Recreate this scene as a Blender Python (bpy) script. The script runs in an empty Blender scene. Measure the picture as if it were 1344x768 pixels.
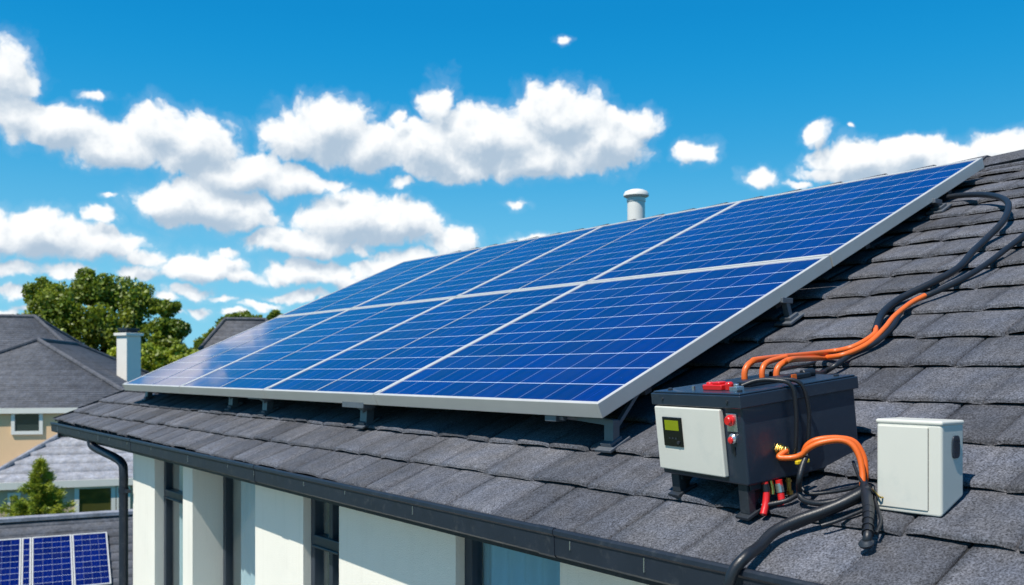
import bpy, bmesh, math, random
import numpy as np
from mathutils import Vector, Matrix, Euler, noise
rad = math.radians
S = bpy.context.scene
COL = S.collection

# ------------------------------------------------------------------ camera
# world axes are the house's own: X uphill across the roof, Y along the eave (away from the camera), Z up.
# the camera stands at the origin, level, lens shifted upwards.
TH = rad(-37.66)
RT = Vector((math.cos(TH), math.sin(TH), 0)); FW = Vector((-math.sin(TH), math.cos(TH), 0)); UP = Vector((0, 0, 1))
FPX, CX, HY = 1222.0, 672.0, 487.0
cam = bpy.data.cameras.new("camera"); camo = bpy.data.objects.new("camera", cam); COL.objects.link(camo)
camo.location = (0, 0, 0); camo.rotation_euler = (rad(90), 0, TH)
cam.sensor_width = 36; cam.lens = FPX * 36 / 1344; cam.shift_y = (HY - 384) / 1344
cam.clip_start = 0.05; cam.clip_end = 6000
cam.dof.use_dof = True; cam.dof.focus_distance = 3.3; cam.dof.aperture_fstop = 5.0
S.camera = camo

# ------------------------------------------------------------------ light
SUN = Vector((-0.52, -0.08, 0.85)).normalized()
sl = bpy.data.lights.new("sun", 'SUN'); sl.energy = 4.8; sl.angle = rad(0.5); sl.color = (1, 0.945, 0.85)
so = bpy.data.objects.new("sun", sl); COL.objects.link(so)
so.rotation_euler = SUN.to_track_quat('Z', 'Y').to_euler(); so.location = (0, 0, 30)
S.view_settings.view_transform = 'Standard'; S.view_settings.look = 'None'
S.view_settings.exposure = 0.15; S.view_settings.gamma = 1.0; S.view_settings.use_curve_mapping = False
S.render.engine = 'CYCLES'
S.cycles.max_bounces = 6; S.cycles.transparent_max_bounces = 12; S.cycles.use_denoising = True
S.cycles.caustics_reflective = False; S.cycles.caustics_refractive = False

class NT:
    """small helper for building node trees"""
    def __init__(self, tree): self.t = tree; self.n = tree.nodes; self.l = tree.links
    def node(self, typ, inputs=None, **props):
        nd = self.n.new(typ)
        for k, v in props.items(): setattr(nd, k, v)
        for k, v in (inputs or {}).items():
            s = nd.inputs[k]
            if isinstance(v, bpy.types.NodeSocket): self.l.new(v, s)
            else: s.default_value = v
        return nd
    def math(self, op, a, b=None, c=None, clamp=False):
        d = {0: a}
        if b is not None: d[1] = b
        if c is not None: d[2] = c
        return self.node('ShaderNodeMath', d, operation=op, use_clamp=clamp).outputs[0]
    def vmath(self, op, a, b=None, c=None):
        d = {0: a}
        if b is not None: d[1] = b
        if c is not None: d[2] = c
        nd = self.node('ShaderNodeVectorMath', d, operation=op)
        return nd.outputs['Value'] if op in ('LENGTH', 'DOT_PRODUCT', 'DISTANCE') else nd.outputs[0]
    def mix(self, f, a, b):
        nd = self.n.new('ShaderNodeMix'); nd.data_type = 'RGBA'
        for k, v in ((0, f), (6, a), (7, b)):
            if isinstance(v, bpy.types.NodeSocket): self.l.new(v, nd.inputs[k])
            else: nd.inputs[k].default_value = v if k == 0 else (*v[:3], 1)
        return nd.outputs[2]
    def smooth(self, v, lo, hi, a=0.0, b=1.0):
        nd = self.node('ShaderNodeMapRange', {0: v, 1: lo, 2: hi, 3: a, 4: b}, interpolation_type='SMOOTHSTEP')
        return nd.outputs[0]
    def lin(self, v, lo, hi, a=0.0, b=1.0):
        return self.node('ShaderNodeMapRange', {0: v, 1: lo, 2: hi, 3: a, 4: b}).outputs[0]

# ------------------------------------------------------------------ sky (world): Nishita sky with cumulus by direction
CLOUDS = [  # x, y (sight lines, converted to azimuth / elevation), half width, half height
 (2,95,40,38),(18,150,34,30),(80,166,70,27),(150,190,62,28),(212,170,44,36),(252,192,62,46),(310,228,70,28),(375,238,62,22),(440,243,28,11),
 (262,268,84,36),(222,268,50,24),(312,286,56,22),
 (430,172,70,46),(388,186,50,30),(482,192,58,32),(524,160,16,14),(578,138,26,36),(560,196,70,34),(640,182,84,44),(735,158,70,48),(792,186,70,44),(838,164,32,22),(700,210,92,28),(600,216,90,22),
 (530,240,20,10),
 (465,290,78,40),(524,292,56,32),(405,318,84,22),(345,318,36,12),(470,328,18,11),(562,300,24,18),
 (592,322,42,22),(540,344,60,18),(495,352,40,12),
 (60,310,80,28),(0,310,46,28),(125,322,66,22),(190,337,34,11),
 (127,287,24,11),(118,124,20,6),(735,48,8,6),(150,262,12,5),
 (16,352,36,12),(85,358,32,11),(25,380,32,9),(268,350,64,22),(185,358,32,11),(318,362,30,11),(415,360,74,22),(395,388,44,9),(250,385,30,10),(262,410,18,6),(340,402,26,6),(470,375,40,10),
 (916,198,27,17),(998,236,24,12),(1072,178,19,11),(1125,213,66,30),(1188,204,52,24),(1090,226,42,16),(1245,214,64,24),(1322,196,52,22),(675,268,16,6),(1045,243,16,5),(700,312,30,9),
 (640,338,30,10),
 (300,330,16,6),(225,395,22,7),(290,392,20,6),(360,390,24,7),(50,402,26,6),(8,408,20,6),(305,412,16,5),(420,398,22,6),(232,412,14,4),(1120,172,6,3),
]
def azel(px, py):
    a = math.atan((px - CX) / FPX); e = math.atan((HY - py) / FPX * math.cos(a)); return a, e

def build_world():
    w = bpy.data.worlds.new("World"); S.world = w; w.use_nodes = True
    w.node_tree.nodes.clear()
    # density group
    g = bpy.data.node_groups.new("cloud_field", 'ShaderNodeTree')
    g.interface.new_socket("Vector", in_out='INPUT', socket_type='NodeSocketVector')
    g.interface.new_socket("Field", in_out='OUTPUT', socket_type='NodeSocketFloat')
    N = NT(g); gi = g.nodes.new('NodeGroupInput'); go = g.nodes.new('NodeGroupOutput')
    P = gi.outputs[0]     # azimuth, elevation, 0
    n1 = N.node('ShaderNodeTexNoise', {'Vector': P, 'Scale': 20.0, 'Detail': 4.0, 'Roughness': 0.55}, noise_dimensions='2D').outputs['Color']
    off = N.vmath('MULTIPLY', N.vmath('SUBTRACT', n1, (0.5, 0.5, 0.5)), (0.040, 0.030, 0.0))
    Q = N.vmath('ADD', P, off)
    cur = None
    for (px, py, rx, ry) in CLOUDS:
        a, e = azel(px, py)
        ix = FPX / (rx * 1.0) * 1.0; iy = FPX / (ry * 1.0)
        d = N.vmath('LENGTH', N.vmath('MULTIPLY_ADD', Q, (ix, iy, 0), (-a * ix, -e * iy, 0)))
        # softer field for large clouds keeps edges equally crisp
        k = max(0.62, (min(rx, ry * 2.0) / 40.0) ** 0.5)
        f = N.math('MULTIPLY_ADD', d, -k, k)
        cur = f if cur is None else N.math('SMOOTH_MAX', cur, f, 0.12)
    v = N.node('ShaderNodeTexVoronoi', {'Vector': Q, 'Scale': 34.0, 'Detail': 4.0, 'Roughness': 0.55, 'Lacunarity': 2.1, 'Smoothness': 0.30},
               voronoi_dimensions='2D', feature='SMOOTH_F1', normalize=True).outputs['Distance']
    n2 = N.node('ShaderNodeTexNoise', {'Vector': Q, 'Scale': 48.0, 'Detail': 5.0, 'Roughness': 0.58}, noise_dimensions='2D').outputs['Fac']
    f = N.math('MULTIPLY_ADD', N.math('SUBTRACT', 0.38, v), 1.05, cur)
    f = N.math('MULTIPLY_ADD', N.math('SUBTRACT', n2, 0.5), 0.36, f)
    g.links.new(f, go.inputs[0])
    # world tree
    W = NT(w.node_tree)
    D = W.node('ShaderNodeTexCoord').outputs['Generated']
    D = W.vmath('NORMALIZE', D)
    x = W.vmath('DOT_PRODUCT', D, tuple(RT)); y = W.vmath('DOT_PRODUCT', D, tuple(FW)); z = W.vmath('DOT_PRODUCT', D, (0, 0, 1))
    az = W.math('ARCTAN2', x, y); el = W.math('ARCSINE', z)
    P = W.node('ShaderNodeCombineXYZ', {0: az, 1: el, 2: 0.0}).outputs[0]
    def fld(vec):
        gn = w.node_tree.nodes.new('ShaderNodeGroup'); gn.node_tree = g; w.node_tree.links.new(vec, gn.inputs[0]); return gn.outputs[0]
    F0 = fld(P); F1 = fld(W.vmath('ADD', P, (-0.006, 0.017, 0)))
    dens = W.smooth(F0, 0.02, 0.43)
    veil = W.math('MULTIPLY', W.smooth(F0, -0.30, 0.25), 0.11)
    dens = W.math('MAXIMUM', dens, veil)
    # light comes from above: the tops are white, the undersides and thick hearts grey
    lit = W.math('MULTIPLY_ADD', W.math('SUBTRACT', F0, F1), 0.80, 0.66)
    lit = W.math('MULTIPLY_ADD', W.math('SUBTRACT', 0.45, F0), 0.30, lit)
    lit = W.smooth(lit, 0.16, 1.10)
    ccol = W.mix(lit, (4.0, 5.1, 6.3), (9.3, 9.45, 9.5))
    sky = W.node('ShaderNodeTexSky', sky_type='NISHITA', sun_disc=False)
    sky.sun_elevation = math.asin(SUN.z); sky.sun_rotation = math.atan2(SUN.x, SUN.y)
    sky.air_density = 1.0; sky.dust_density = 0.0; sky.ozone_density = 3.0; sky.altitude = 0
    hsv = W.node('ShaderNodeHueSaturation', {'Hue': 0.5, 'Saturation': 1.25, 'Value': 1.0, 'Fac': 1.0, 'Color': sky.outputs[0]}).outputs[0]
    # deep polarised azure: the Nishita sky is graded by height
    ramp = W.node('ShaderNodeValToRGB', {0: W.lin(el, -0.05, 1.2)}).outputs[0]
    cr = ramp.node.color_ramp; cr.interpolation = 'B_SPLINE'
    stops = [(0.0, (3.6, 6.5, 7.8)), (0.05, (2.2, 6.0, 7.9)), (0.13, (1.6, 5.2, 7.7)), (0.22, (0.16, 3.35, 6.7)), (0.33, (0.0, 2.4, 5.9)), (0.6, (0.04, 1.5, 4.2)), (1.0, (0.08, 1.2, 3.4))]
    while len(cr.elements) < len(stops): cr.elements.new(0.5)
    for e_, (p_, c_) in zip(cr.elements, stops): e_.position = p_; e_.color = (*[v/10 for v in c_], 1)
    grad = W.vmath('SCALE', ramp); grad.node.inputs['Scale'].default_value = 10.0
    hsv = W.mix(0.96, hsv, grad)
    # clouds thin out towards the horizon
    dens = W.math('MULTIPLY', dens, W.smooth(el, 0.0, 0.06, 0.6, 1.0))
    col = W.mix(dens, hsv, ccol)
    bg = W.node('ShaderNodeBackground', {'Color': col, 'Strength': 0.1})
    out = W.node('ShaderNodeOutputWorld', {'Surface': bg.outputs[0]})
    w.cycles.sampling_method = 'MANUAL'; w.cycles.sample_map_resolution = 256
build_world()

# ------------------------------------------------------------------ materials
def mat(name, col, rough=0.6, metal=0.0, var=0.12, vscale=6.0, bump=0.0, bscale=60.0, coat=0.0, spec=0.5, attr=None, dirt=None):
    m = bpy.data.materials.new(name); m.use_nodes = True
    N = NT(m.node_tree); b = m.node_tree.nodes['Principled BSDF']
    tc = N.node('ShaderNodeTexCoord').outputs['Object']
    nz = N.node('ShaderNodeTexNoise', {'Vector': tc, 'Scale': vscale, 'Detail': 5.0, 'Roughness': 0.6}).outputs['Fac']
    lo = tuple(c * (1 - var) for c in col); hi = tuple(min(1, c * (1 + var)) for c in col)
    c = N.mix(nz, lo, hi)
    if dirt:
        dn = N.node('ShaderNodeTexNoise', {'Vector': tc, 'Scale': dirt[1], 'Detail': 6.0, 'Roughness': 0.7}).outputs['Fac']
        c = N.mix(N.smooth(dn, 0.52, 0.78, 0.0, dirt[2]), c, dirt[0])
    if name == 'painted_render':
        mp = N.node('ShaderNodeMapping', {'Vector': tc, 'Scale': (14.0, 14.0, 0.7)}).outputs[0]
        sn = N.node('ShaderNodeTexNoise', {'Vector': mp, 'Scale': 1.0, 'Detail': 6.0, 'Roughness': 0.7}).outputs['Fac']
        c = N.mix(N.smooth(sn, 0.50, 0.80, 0.0, 0.30), c, (0.60, 0.58, 0.50))
    if attr:
        a = N.node('ShaderNodeAttribute', attribute_name=attr).outputs['Fac']
        nd = N.vmath('SCALE', c); nd.node.inputs['Scale'].default_value = 1.0
        m.node_tree.links.new(a, nd.node.inputs['Scale']); c = nd
    m.node_tree.links.new(c, b.inputs['Base Color'])
    b.inputs['Roughness'].default_value = rough; b.inputs['Metallic'].default_value = metal
    b.inputs['Specular IOR Level'].default_value = spec
    if coat: b.inputs['Coat Weight'].default_value = coat
    rn = N.lin(nz, 0.3, 0.7, rough * 0.88, min(1, rough * 1.12)); m.node_tree.links.new(rn, b.inputs['Roughness'])
    if bump:
        bn = N.node('ShaderNodeTexNoise', {'Vector': tc, 'Scale': bscale, 'Detail': 4.0}).outputs['Fac']
        bp = N.node('ShaderNodeBump', {'Strength': bump, 'Distance': 0.01, 'Height': bn})
        m.node_tree.links.new(bp.outputs[0], b.inputs['Normal'])
    return m

def tile_material(name, base, grain=330.0, tint=(1, 1, 1), contrast=1.0):
    m = bpy.data.materials.new(name); m.use_nodes = True
    N = NT(m.node_tree); b = m.node_tree.nodes['Principled BSDF']; L = m.node_tree.links
    tc = N.node('ShaderNodeTexCoord').outputs['Object']
    g1 = N.node('ShaderNodeTexNoise', {'Vector': tc, 'Scale': grain, 'Detail': 2.0, 'Roughness': 0.7}).outputs['Fac']
    g2 = N.node('ShaderNodeTexNoise', {'Vector': tc, 'Scale': grain * 0.28, 'Detail': 3.0, 'Roughness': 0.6}).outputs['Fac']
    g3 = N.node('ShaderNodeTexNoise', {'Vector': tc, 'Scale': 3.0, 'Detail': 6.0, 'Roughness': 0.65}).outputs['Fac']
    mp = N.node('ShaderNodeMapping', {'Vector': tc, 'Scale': (1.3, 16.0, 1.3)}).outputs[0]
    st = N.node('ShaderNodeTexNoise', {'Vector': mp, 'Scale': 2.0, 'Detail': 4.0, 'Roughness': 0.6}).outputs['Fac']
    v = N.math('MULTIPLY', N.lin(g1, 0.32, 0.68, 1 - 0.62 * contrast, 1 + 0.75 * contrast), N.lin(g2, 0.3, 0.7, 0.82, 1.18))
    v = N.math('MULTIPLY', v, N.lin(g3, 0.3, 0.7, 0.72, 1.28))
    lic = N.node('ShaderNodeTexNoise', {'Vector': tc, 'Scale': 13.0, 'Detail': 7.0, 'Roughness': 0.75}).outputs['Fac']
    v = N.math('MULTIPLY', v, N.smooth(lic, 0.60, 0.74, 1.0, 1.55))
    v = N.math('MULTIPLY', v, N.lin(st, 0.3, 0.7, 0.84, 1.16))
    a = N.node('ShaderNodeAttribute', attribute_name='tone').outputs['Fac']
    v = N.math('MULTIPLY', v, a)
    hue = N.node('ShaderNodeTexNoise', {'Vector': tc, 'Scale': 9.0, 'Detail': 3.0}).outputs['Fac']
    c0 = N.mix(N.lin(hue, 0.35, 0.65), (base * 0.96 * tint[0], base * 0.97 * tint[1], base * 1.06 * tint[2]), (base * 1.05 * tint[0], base * 1.0 * tint[1], base * 1.0 * tint[2]))
    sc = N.vmath('SCALE', c0); L.new(v, sc.node.inputs['Scale'])
    L.new(sc, b.inputs['Base Color']); b.inputs['Roughness'].default_value = 0.85; b.inputs['Specular IOR Level'].default_value = 0.35
    h = N.math('MULTIPLY_ADD', g2, 0.6, g1)
    bp = N.node('ShaderNodeBump', {'Strength': 0.55, 'Distance': 0.004, 'Height': h}); L.new(bp.outputs[0], b.inputs['Normal'])
    return m

def panel_material(name="solar_cells", k0=1.0, coat=1.0):
    m = bpy.data.materials.new(name); m.use_nodes = True
    N = NT(m.node_tree); b = m.node_tree.nodes['Principled BSDF']; L = m.node_tree.links
    uv = N.node('ShaderNodeUVMap', uv_map='cells').outputs[0]     # one unit per cell
    sp = N.node('ShaderNodeSeparateXYZ', {0: uv})
    cn = N.node('ShaderNodeUVMap', uv_map='metres').outputs[0]
    u, v = sp.outputs[0], sp.outputs[1]
    du = N.math('ABSOLUTE', N.math('SUBTRACT', N.math('FRACT', N.math('ADD', u, 0.5)), 0.5))   # distance to the nearest cell edge
    dv = N.math('ABSOLUTE', N.math('SUBTRACT', N.math('FRACT', N.math('ADD', v, 0.5)), 0.5))
    lu = N.smooth(du, 0.008, 0.018, 1, 0); lv = N.smooth(dv, 0.009, 0.021, 1, 0)
    hu = N.math('ABSOLUTE', N.math('SUBTRACT', N.math('FRACT', u), 0.5)); lh = N.smooth(hu, 0.004, 0.009, 0.05, 0)
    # diamonds where four cells meet
    dm = N.smooth(N.math('ADD', N.math('MULTIPLY', du, 1.8), dv), 0.04, 0.062, 0.8, 0)
    # thin bus bars along the slope
    bu = N.math('ABSOLUTE', N.math('SUBTRACT', N.math('FRACT', N.math('MULTIPLY', u, 4.0)), 0.5)); lb = N.smooth(bu, 0.03, 0.06, 0.02, 0)
    line = N.math('MAXIMUM', N.math('MAXIMUM', N.math('MULTIPLY', lu, 0.24), N.math('MULTIPLY', lv, 0.80)), N.math('MAXIMUM', lh, N.math('MAXIMUM', dm, lb)))
    fl = N.node('ShaderNodeVectorMath', {0: uv}, operation='FLOOR').outputs[0]
    oi = N.node('ShaderNodeObjectInfo').outputs['Random']
    wn = N.node('ShaderNodeTexWhiteNoise', {'Vector': fl, 'W': oi}, noise_dimensions='4D').outputs['Value']
    cry = N.node('ShaderNodeTexVoronoi', {'Vector': cn, 'Scale': 42.0}, voronoi_dimensions='2D').outputs['Color']
    cv = N.node('ShaderNodeSeparateColor', {0: cry}).outputs[0]
    k = N.math('MULTIPLY', N.lin(wn, 0, 1, 0.80, 1.2), N.lin(cv, 0, 1, 0.9, 1.1))
    sc = N.vmath('SCALE', (0.0003*k0, 0.0105*k0, 0.145*k0)); L.new(k, sc.node.inputs['Scale'])
    c = N.mix(line, sc, (0.72, 0.80, 0.90))
    # dust film: faint everywhere
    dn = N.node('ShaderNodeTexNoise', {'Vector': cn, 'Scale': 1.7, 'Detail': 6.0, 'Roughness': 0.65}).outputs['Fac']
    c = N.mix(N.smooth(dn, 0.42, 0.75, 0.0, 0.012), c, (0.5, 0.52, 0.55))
    L.new(c, b.inputs['Base Color'])
    b.inputs['Roughness'].default_value = 0.45; b.inputs['Specular IOR Level'].default_value = 0.0
    b.inputs['Coat Weight'].default_value = coat; b.inputs['Coat IOR'].default_value = 1.5
    L.new(N.lin(dn, 0.3, 0.7, 0.02, 0.09), b.inputs['Coat Roughness'])
    return m

def glass_material(name="window_glass", tint=(0.86, 0.93, 0.95)):
    m = bpy.data.materials.new(name); m.use_nodes = True; m.node_tree.nodes.clear()
    N = NT(m.node_tree)
    tc = N.node('ShaderNodeTexCoord').outputs['Object']
    wv = N.node('ShaderNodeTexNoise', {'Vector': tc, 'Scale': 1.6, 'Detail': 1.0}).outputs['Fac']
    bp = N.node('ShaderNodeBump', {'Strength': 0.06, 'Distance': 0.05, 'Height': wv}).outputs[0]
    gl = N.node('ShaderNodeBsdfGlossy', {'Color': (1, 1, 1, 1), 'Roughness': 0.01, 'Normal': bp})
    tr = N.node('ShaderNodeBsdfTransparent', {'Color': (*tint, 1)})
    ge = N.node('ShaderNodeNewGeometry'); cs = N.math('ABSOLUTE', N.vmath('DOT_PRODUCT', ge.outputs['Normal'], ge.outputs['Incoming']))
    fr = N.math('MULTIPLY_ADD', N.math('POWER', N.math('SUBTRACT', 1.0, cs, clamp=True), 5.0), 0.93, 0.07, clamp=True)
    mx = N.node('ShaderNodeMixShader', {0: fr, 1: tr.outputs[0], 2: gl.outputs[0]})
    N.node('ShaderNodeOutputMaterial', {'Surface': mx.outputs[0]})
    return m

def leaf_material(name, col):
    m = bpy.data.materials.new(name); m.use_nodes = True; m.node_tree.nodes.clear()
    N = NT(m.node_tree)
    a = N.node('ShaderNodeAttribute', attribute_name='tone').outputs['Fac']
    tc = N.node('ShaderNodeTexCoord').outputs['Object']
    nz = N.node('ShaderNodeTexNoise', {'Vector': tc, 'Scale': 0.9, 'Detail': 3.0}).outputs['Fac']
    c0 = N.mix(N.lin(nz, 0.35, 0.65), (col[0] * 0.75, col[1] * 0.85, col[2] * 0.9), (col[0] * 1.3, col[1] * 1.15, col[2]))
    sc = N.vmath('SCALE', c0); m.node_tree.links.new(a, sc.node.inputs['Scale'])
    d = N.node('ShaderNodeBsdfDiffuse', {'Color': sc}); t = N.node('ShaderNodeBsdfTranslucent', {'Color': sc})
    g = N.node('ShaderNodeBsdfGlossy', {'Roughness': 0.45, 'Color': (0.8, 0.85, 0.8, 1)})
    mx = N.node('ShaderNodeMixShader', {0: 0.35, 1: d.outputs[0], 2: t.outputs[0]})
    m2 = N.node('ShaderNodeMixShader', {0: 0.04, 1: mx.outputs[0], 2: g.outputs[0]})
    N.node('ShaderNodeOutputMaterial', {'Surface': m2.outputs[0]})
    return m

def emis(name, col, strength):
    m = bpy.data.materials.new(name); m.use_nodes = True; b = m.node_tree.nodes['Principled BSDF']
    N = NT(m.node_tree)
    tc = N.node('ShaderNodeTexCoord').outputs['Object']
    nz = N.node('ShaderNodeTexNoise', {'Vector': tc, 'Scale': 30.0}).outputs['Fac']
    c = N.mix(nz, tuple(x * 0.9 for x in col), col)
    for k in ('Base Color', 'Emission Color'): m.node_tree.links.new(c, b.inputs[k])
    b.inputs['Emission Strength'].default_value = strength; b.inputs['Roughness'].default_value = 0.25
    return m

M = dict(
    tile=tile_material("roof_tile", 0.092, 175.0, (0.93, 0.985, 1.11), 1.2),
    far_tile=tile_material("far_roof_tile", 0.098, 25.0, (0.93, 0.99, 1.10), 0.35),
    pale_tile=tile_material("pale_roof_tile", 0.27, 25.0, (0.94, 0.99, 1.08), 0.3),
    grey_tile=tile_material("grey_roof_tile", 0.15, 25.0, (0.95, 0.98, 1.06), 0.3),
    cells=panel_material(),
    alu=mat("anodised_aluminium", (0.70, 0.68, 0.64), 0.42, 0.35, 0.05, 9, 0.05, 220),
    gutter=mat("gutter_steel", (0.014, 0.021, 0.034), 0.46, 0.0, 0.22, 9, 0.04, 90, 0.0, 0.38, dirt=((0.10, 0.105, 0.11), 22.0, 0.35)),
    wall=mat("painted_render", (0.86, 0.83, 0.74), 0.8, 0, 0.03, 2.2, 0.25, 160, dirt=((0.66, 0.64, 0.57), 3.0, 0.25)),
    frame=mat("window_frame", (0.028, 0.038, 0.055), 0.42, 0, 0.15, 12, 0.03, 120, 0.1),
    glass=glass_material(),
    curtain=mat("pale_curtain", (0.84, 0.88, 0.88), 0.9, 0, 0.05, 8, 0.1, 300),
    blue_curtain=mat("blue_curtain", (0.34, 0.66, 0.88), 0.9, 0, 0.06, 8, 0.1, 300),
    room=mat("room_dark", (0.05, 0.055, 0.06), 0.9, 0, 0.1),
    box=mat("battery_paint", (0.017, 0.028, 0.048), 0.36, 0, 0.10, 12, 0.05, 400, 0.15, 0.5, dirt=((0.07, 0.075, 0.085), 16.0, 0.35)),
    galv=mat("galvanised_steel", (0.17, 0.19, 0.22), 0.45, 0.5, 0.2, 20, 0.1, 120, dirt=((0.10, 0.105, 0.11), 30.0, 0.4)),
    dark=mat("dark_steel", (0.040, 0.048, 0.060), 0.45, 0.4, 0.2, 20, 0.1, 120, dirt=((0.12, 0.125, 0.13), 30.0, 0.4)),
    bezel=mat("display_bezel", (0.004, 0.005, 0.008), 0.22, 0, 0.1, 20, 0, 60, 0.3),
    black=mat("black_rubber", (0.013, 0.016, 0.022), 0.42, 0, 0.15, 15, 0.08, 200, 0.0, 0.5),
    white=mat("white_plastic", (0.70, 0.69, 0.62), 0.40, 0, 0.03, 7, 0.03, 300, 0.1, 0.5, dirt=((0.5, 0.53, 0.5), 9.0, 0.35)),
    orange=mat("orange_jacket", (0.80, 0.15, 0.022), 0.38, 0, 0.10, 30, 0.05, 250),
    red=mat("red_plastic", (0.70, 0.018, 0.018), 0.32, 0, 0.12, 30, 0.03, 200, 0.3),
    brass=mat("brass", (0.68, 0.46, 0.12), 0.28, 1.0, 0.15, 40, 0.06, 200),
    yellow=mat("yellow_handle", (0.75, 0.55, 0.02), 0.4, 0, 0.1, 30),
    steel=mat("bright_steel", (0.62, 0.66, 0.70), 0.28, 0.9, 0.1, 40, 0.05, 200),
    lcd=emis("lcd_green", (0.22, 0.27, 0.008), 0.12),
    lcd_dark=mat("lcd_dark", (0.10, 0.13, 0.008), 0.3, 0, 0.1),
    pipe=mat("vent_paint", (0.82, 0.80, 0.75), 0.45, 0, 0.06, 12, 0.04, 150, 0, 0.5, dirt=((0.5, 0.5, 0.48), 14.0, 0.35)),
    beige=mat("beige_render", (0.84, 0.56, 0.32), 0.85, 0, 0.06, 2, 0.15, 40),
    taupe=mat("taupe_render", (0.64, 0.49, 0.34), 0.85, 0, 0.06, 2, 0.15, 40),
    trim=mat("white_trim", (0.82, 0.79, 0.72), 0.6, 0, 0.05, 4),
    pane=mat("far_glass", (0.035, 0.05, 0.05), 0.06, 0, 0.3, 1.2, 0, 60, 0.6, 0.8),
    olive_pane=mat("olive_glass", (0.085, 0.085, 0.025), 0.08, 0, 0.4, 1.5, 0, 60, 0.5, 0.6),
    bark=mat("bark", (0.10, 0.075, 0.05), 0.9, 0, 0.3, 3, 0.6, 12),
    leaf=leaf_material("broad_leaf", (0.19, 0.25, 0.020)),
    leaf2=leaf_material("bright_leaf", (0.26, 0.33, 0.022)),
    needle=leaf_material("needles", (0.30, 0.36, 0.04)),
)

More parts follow.
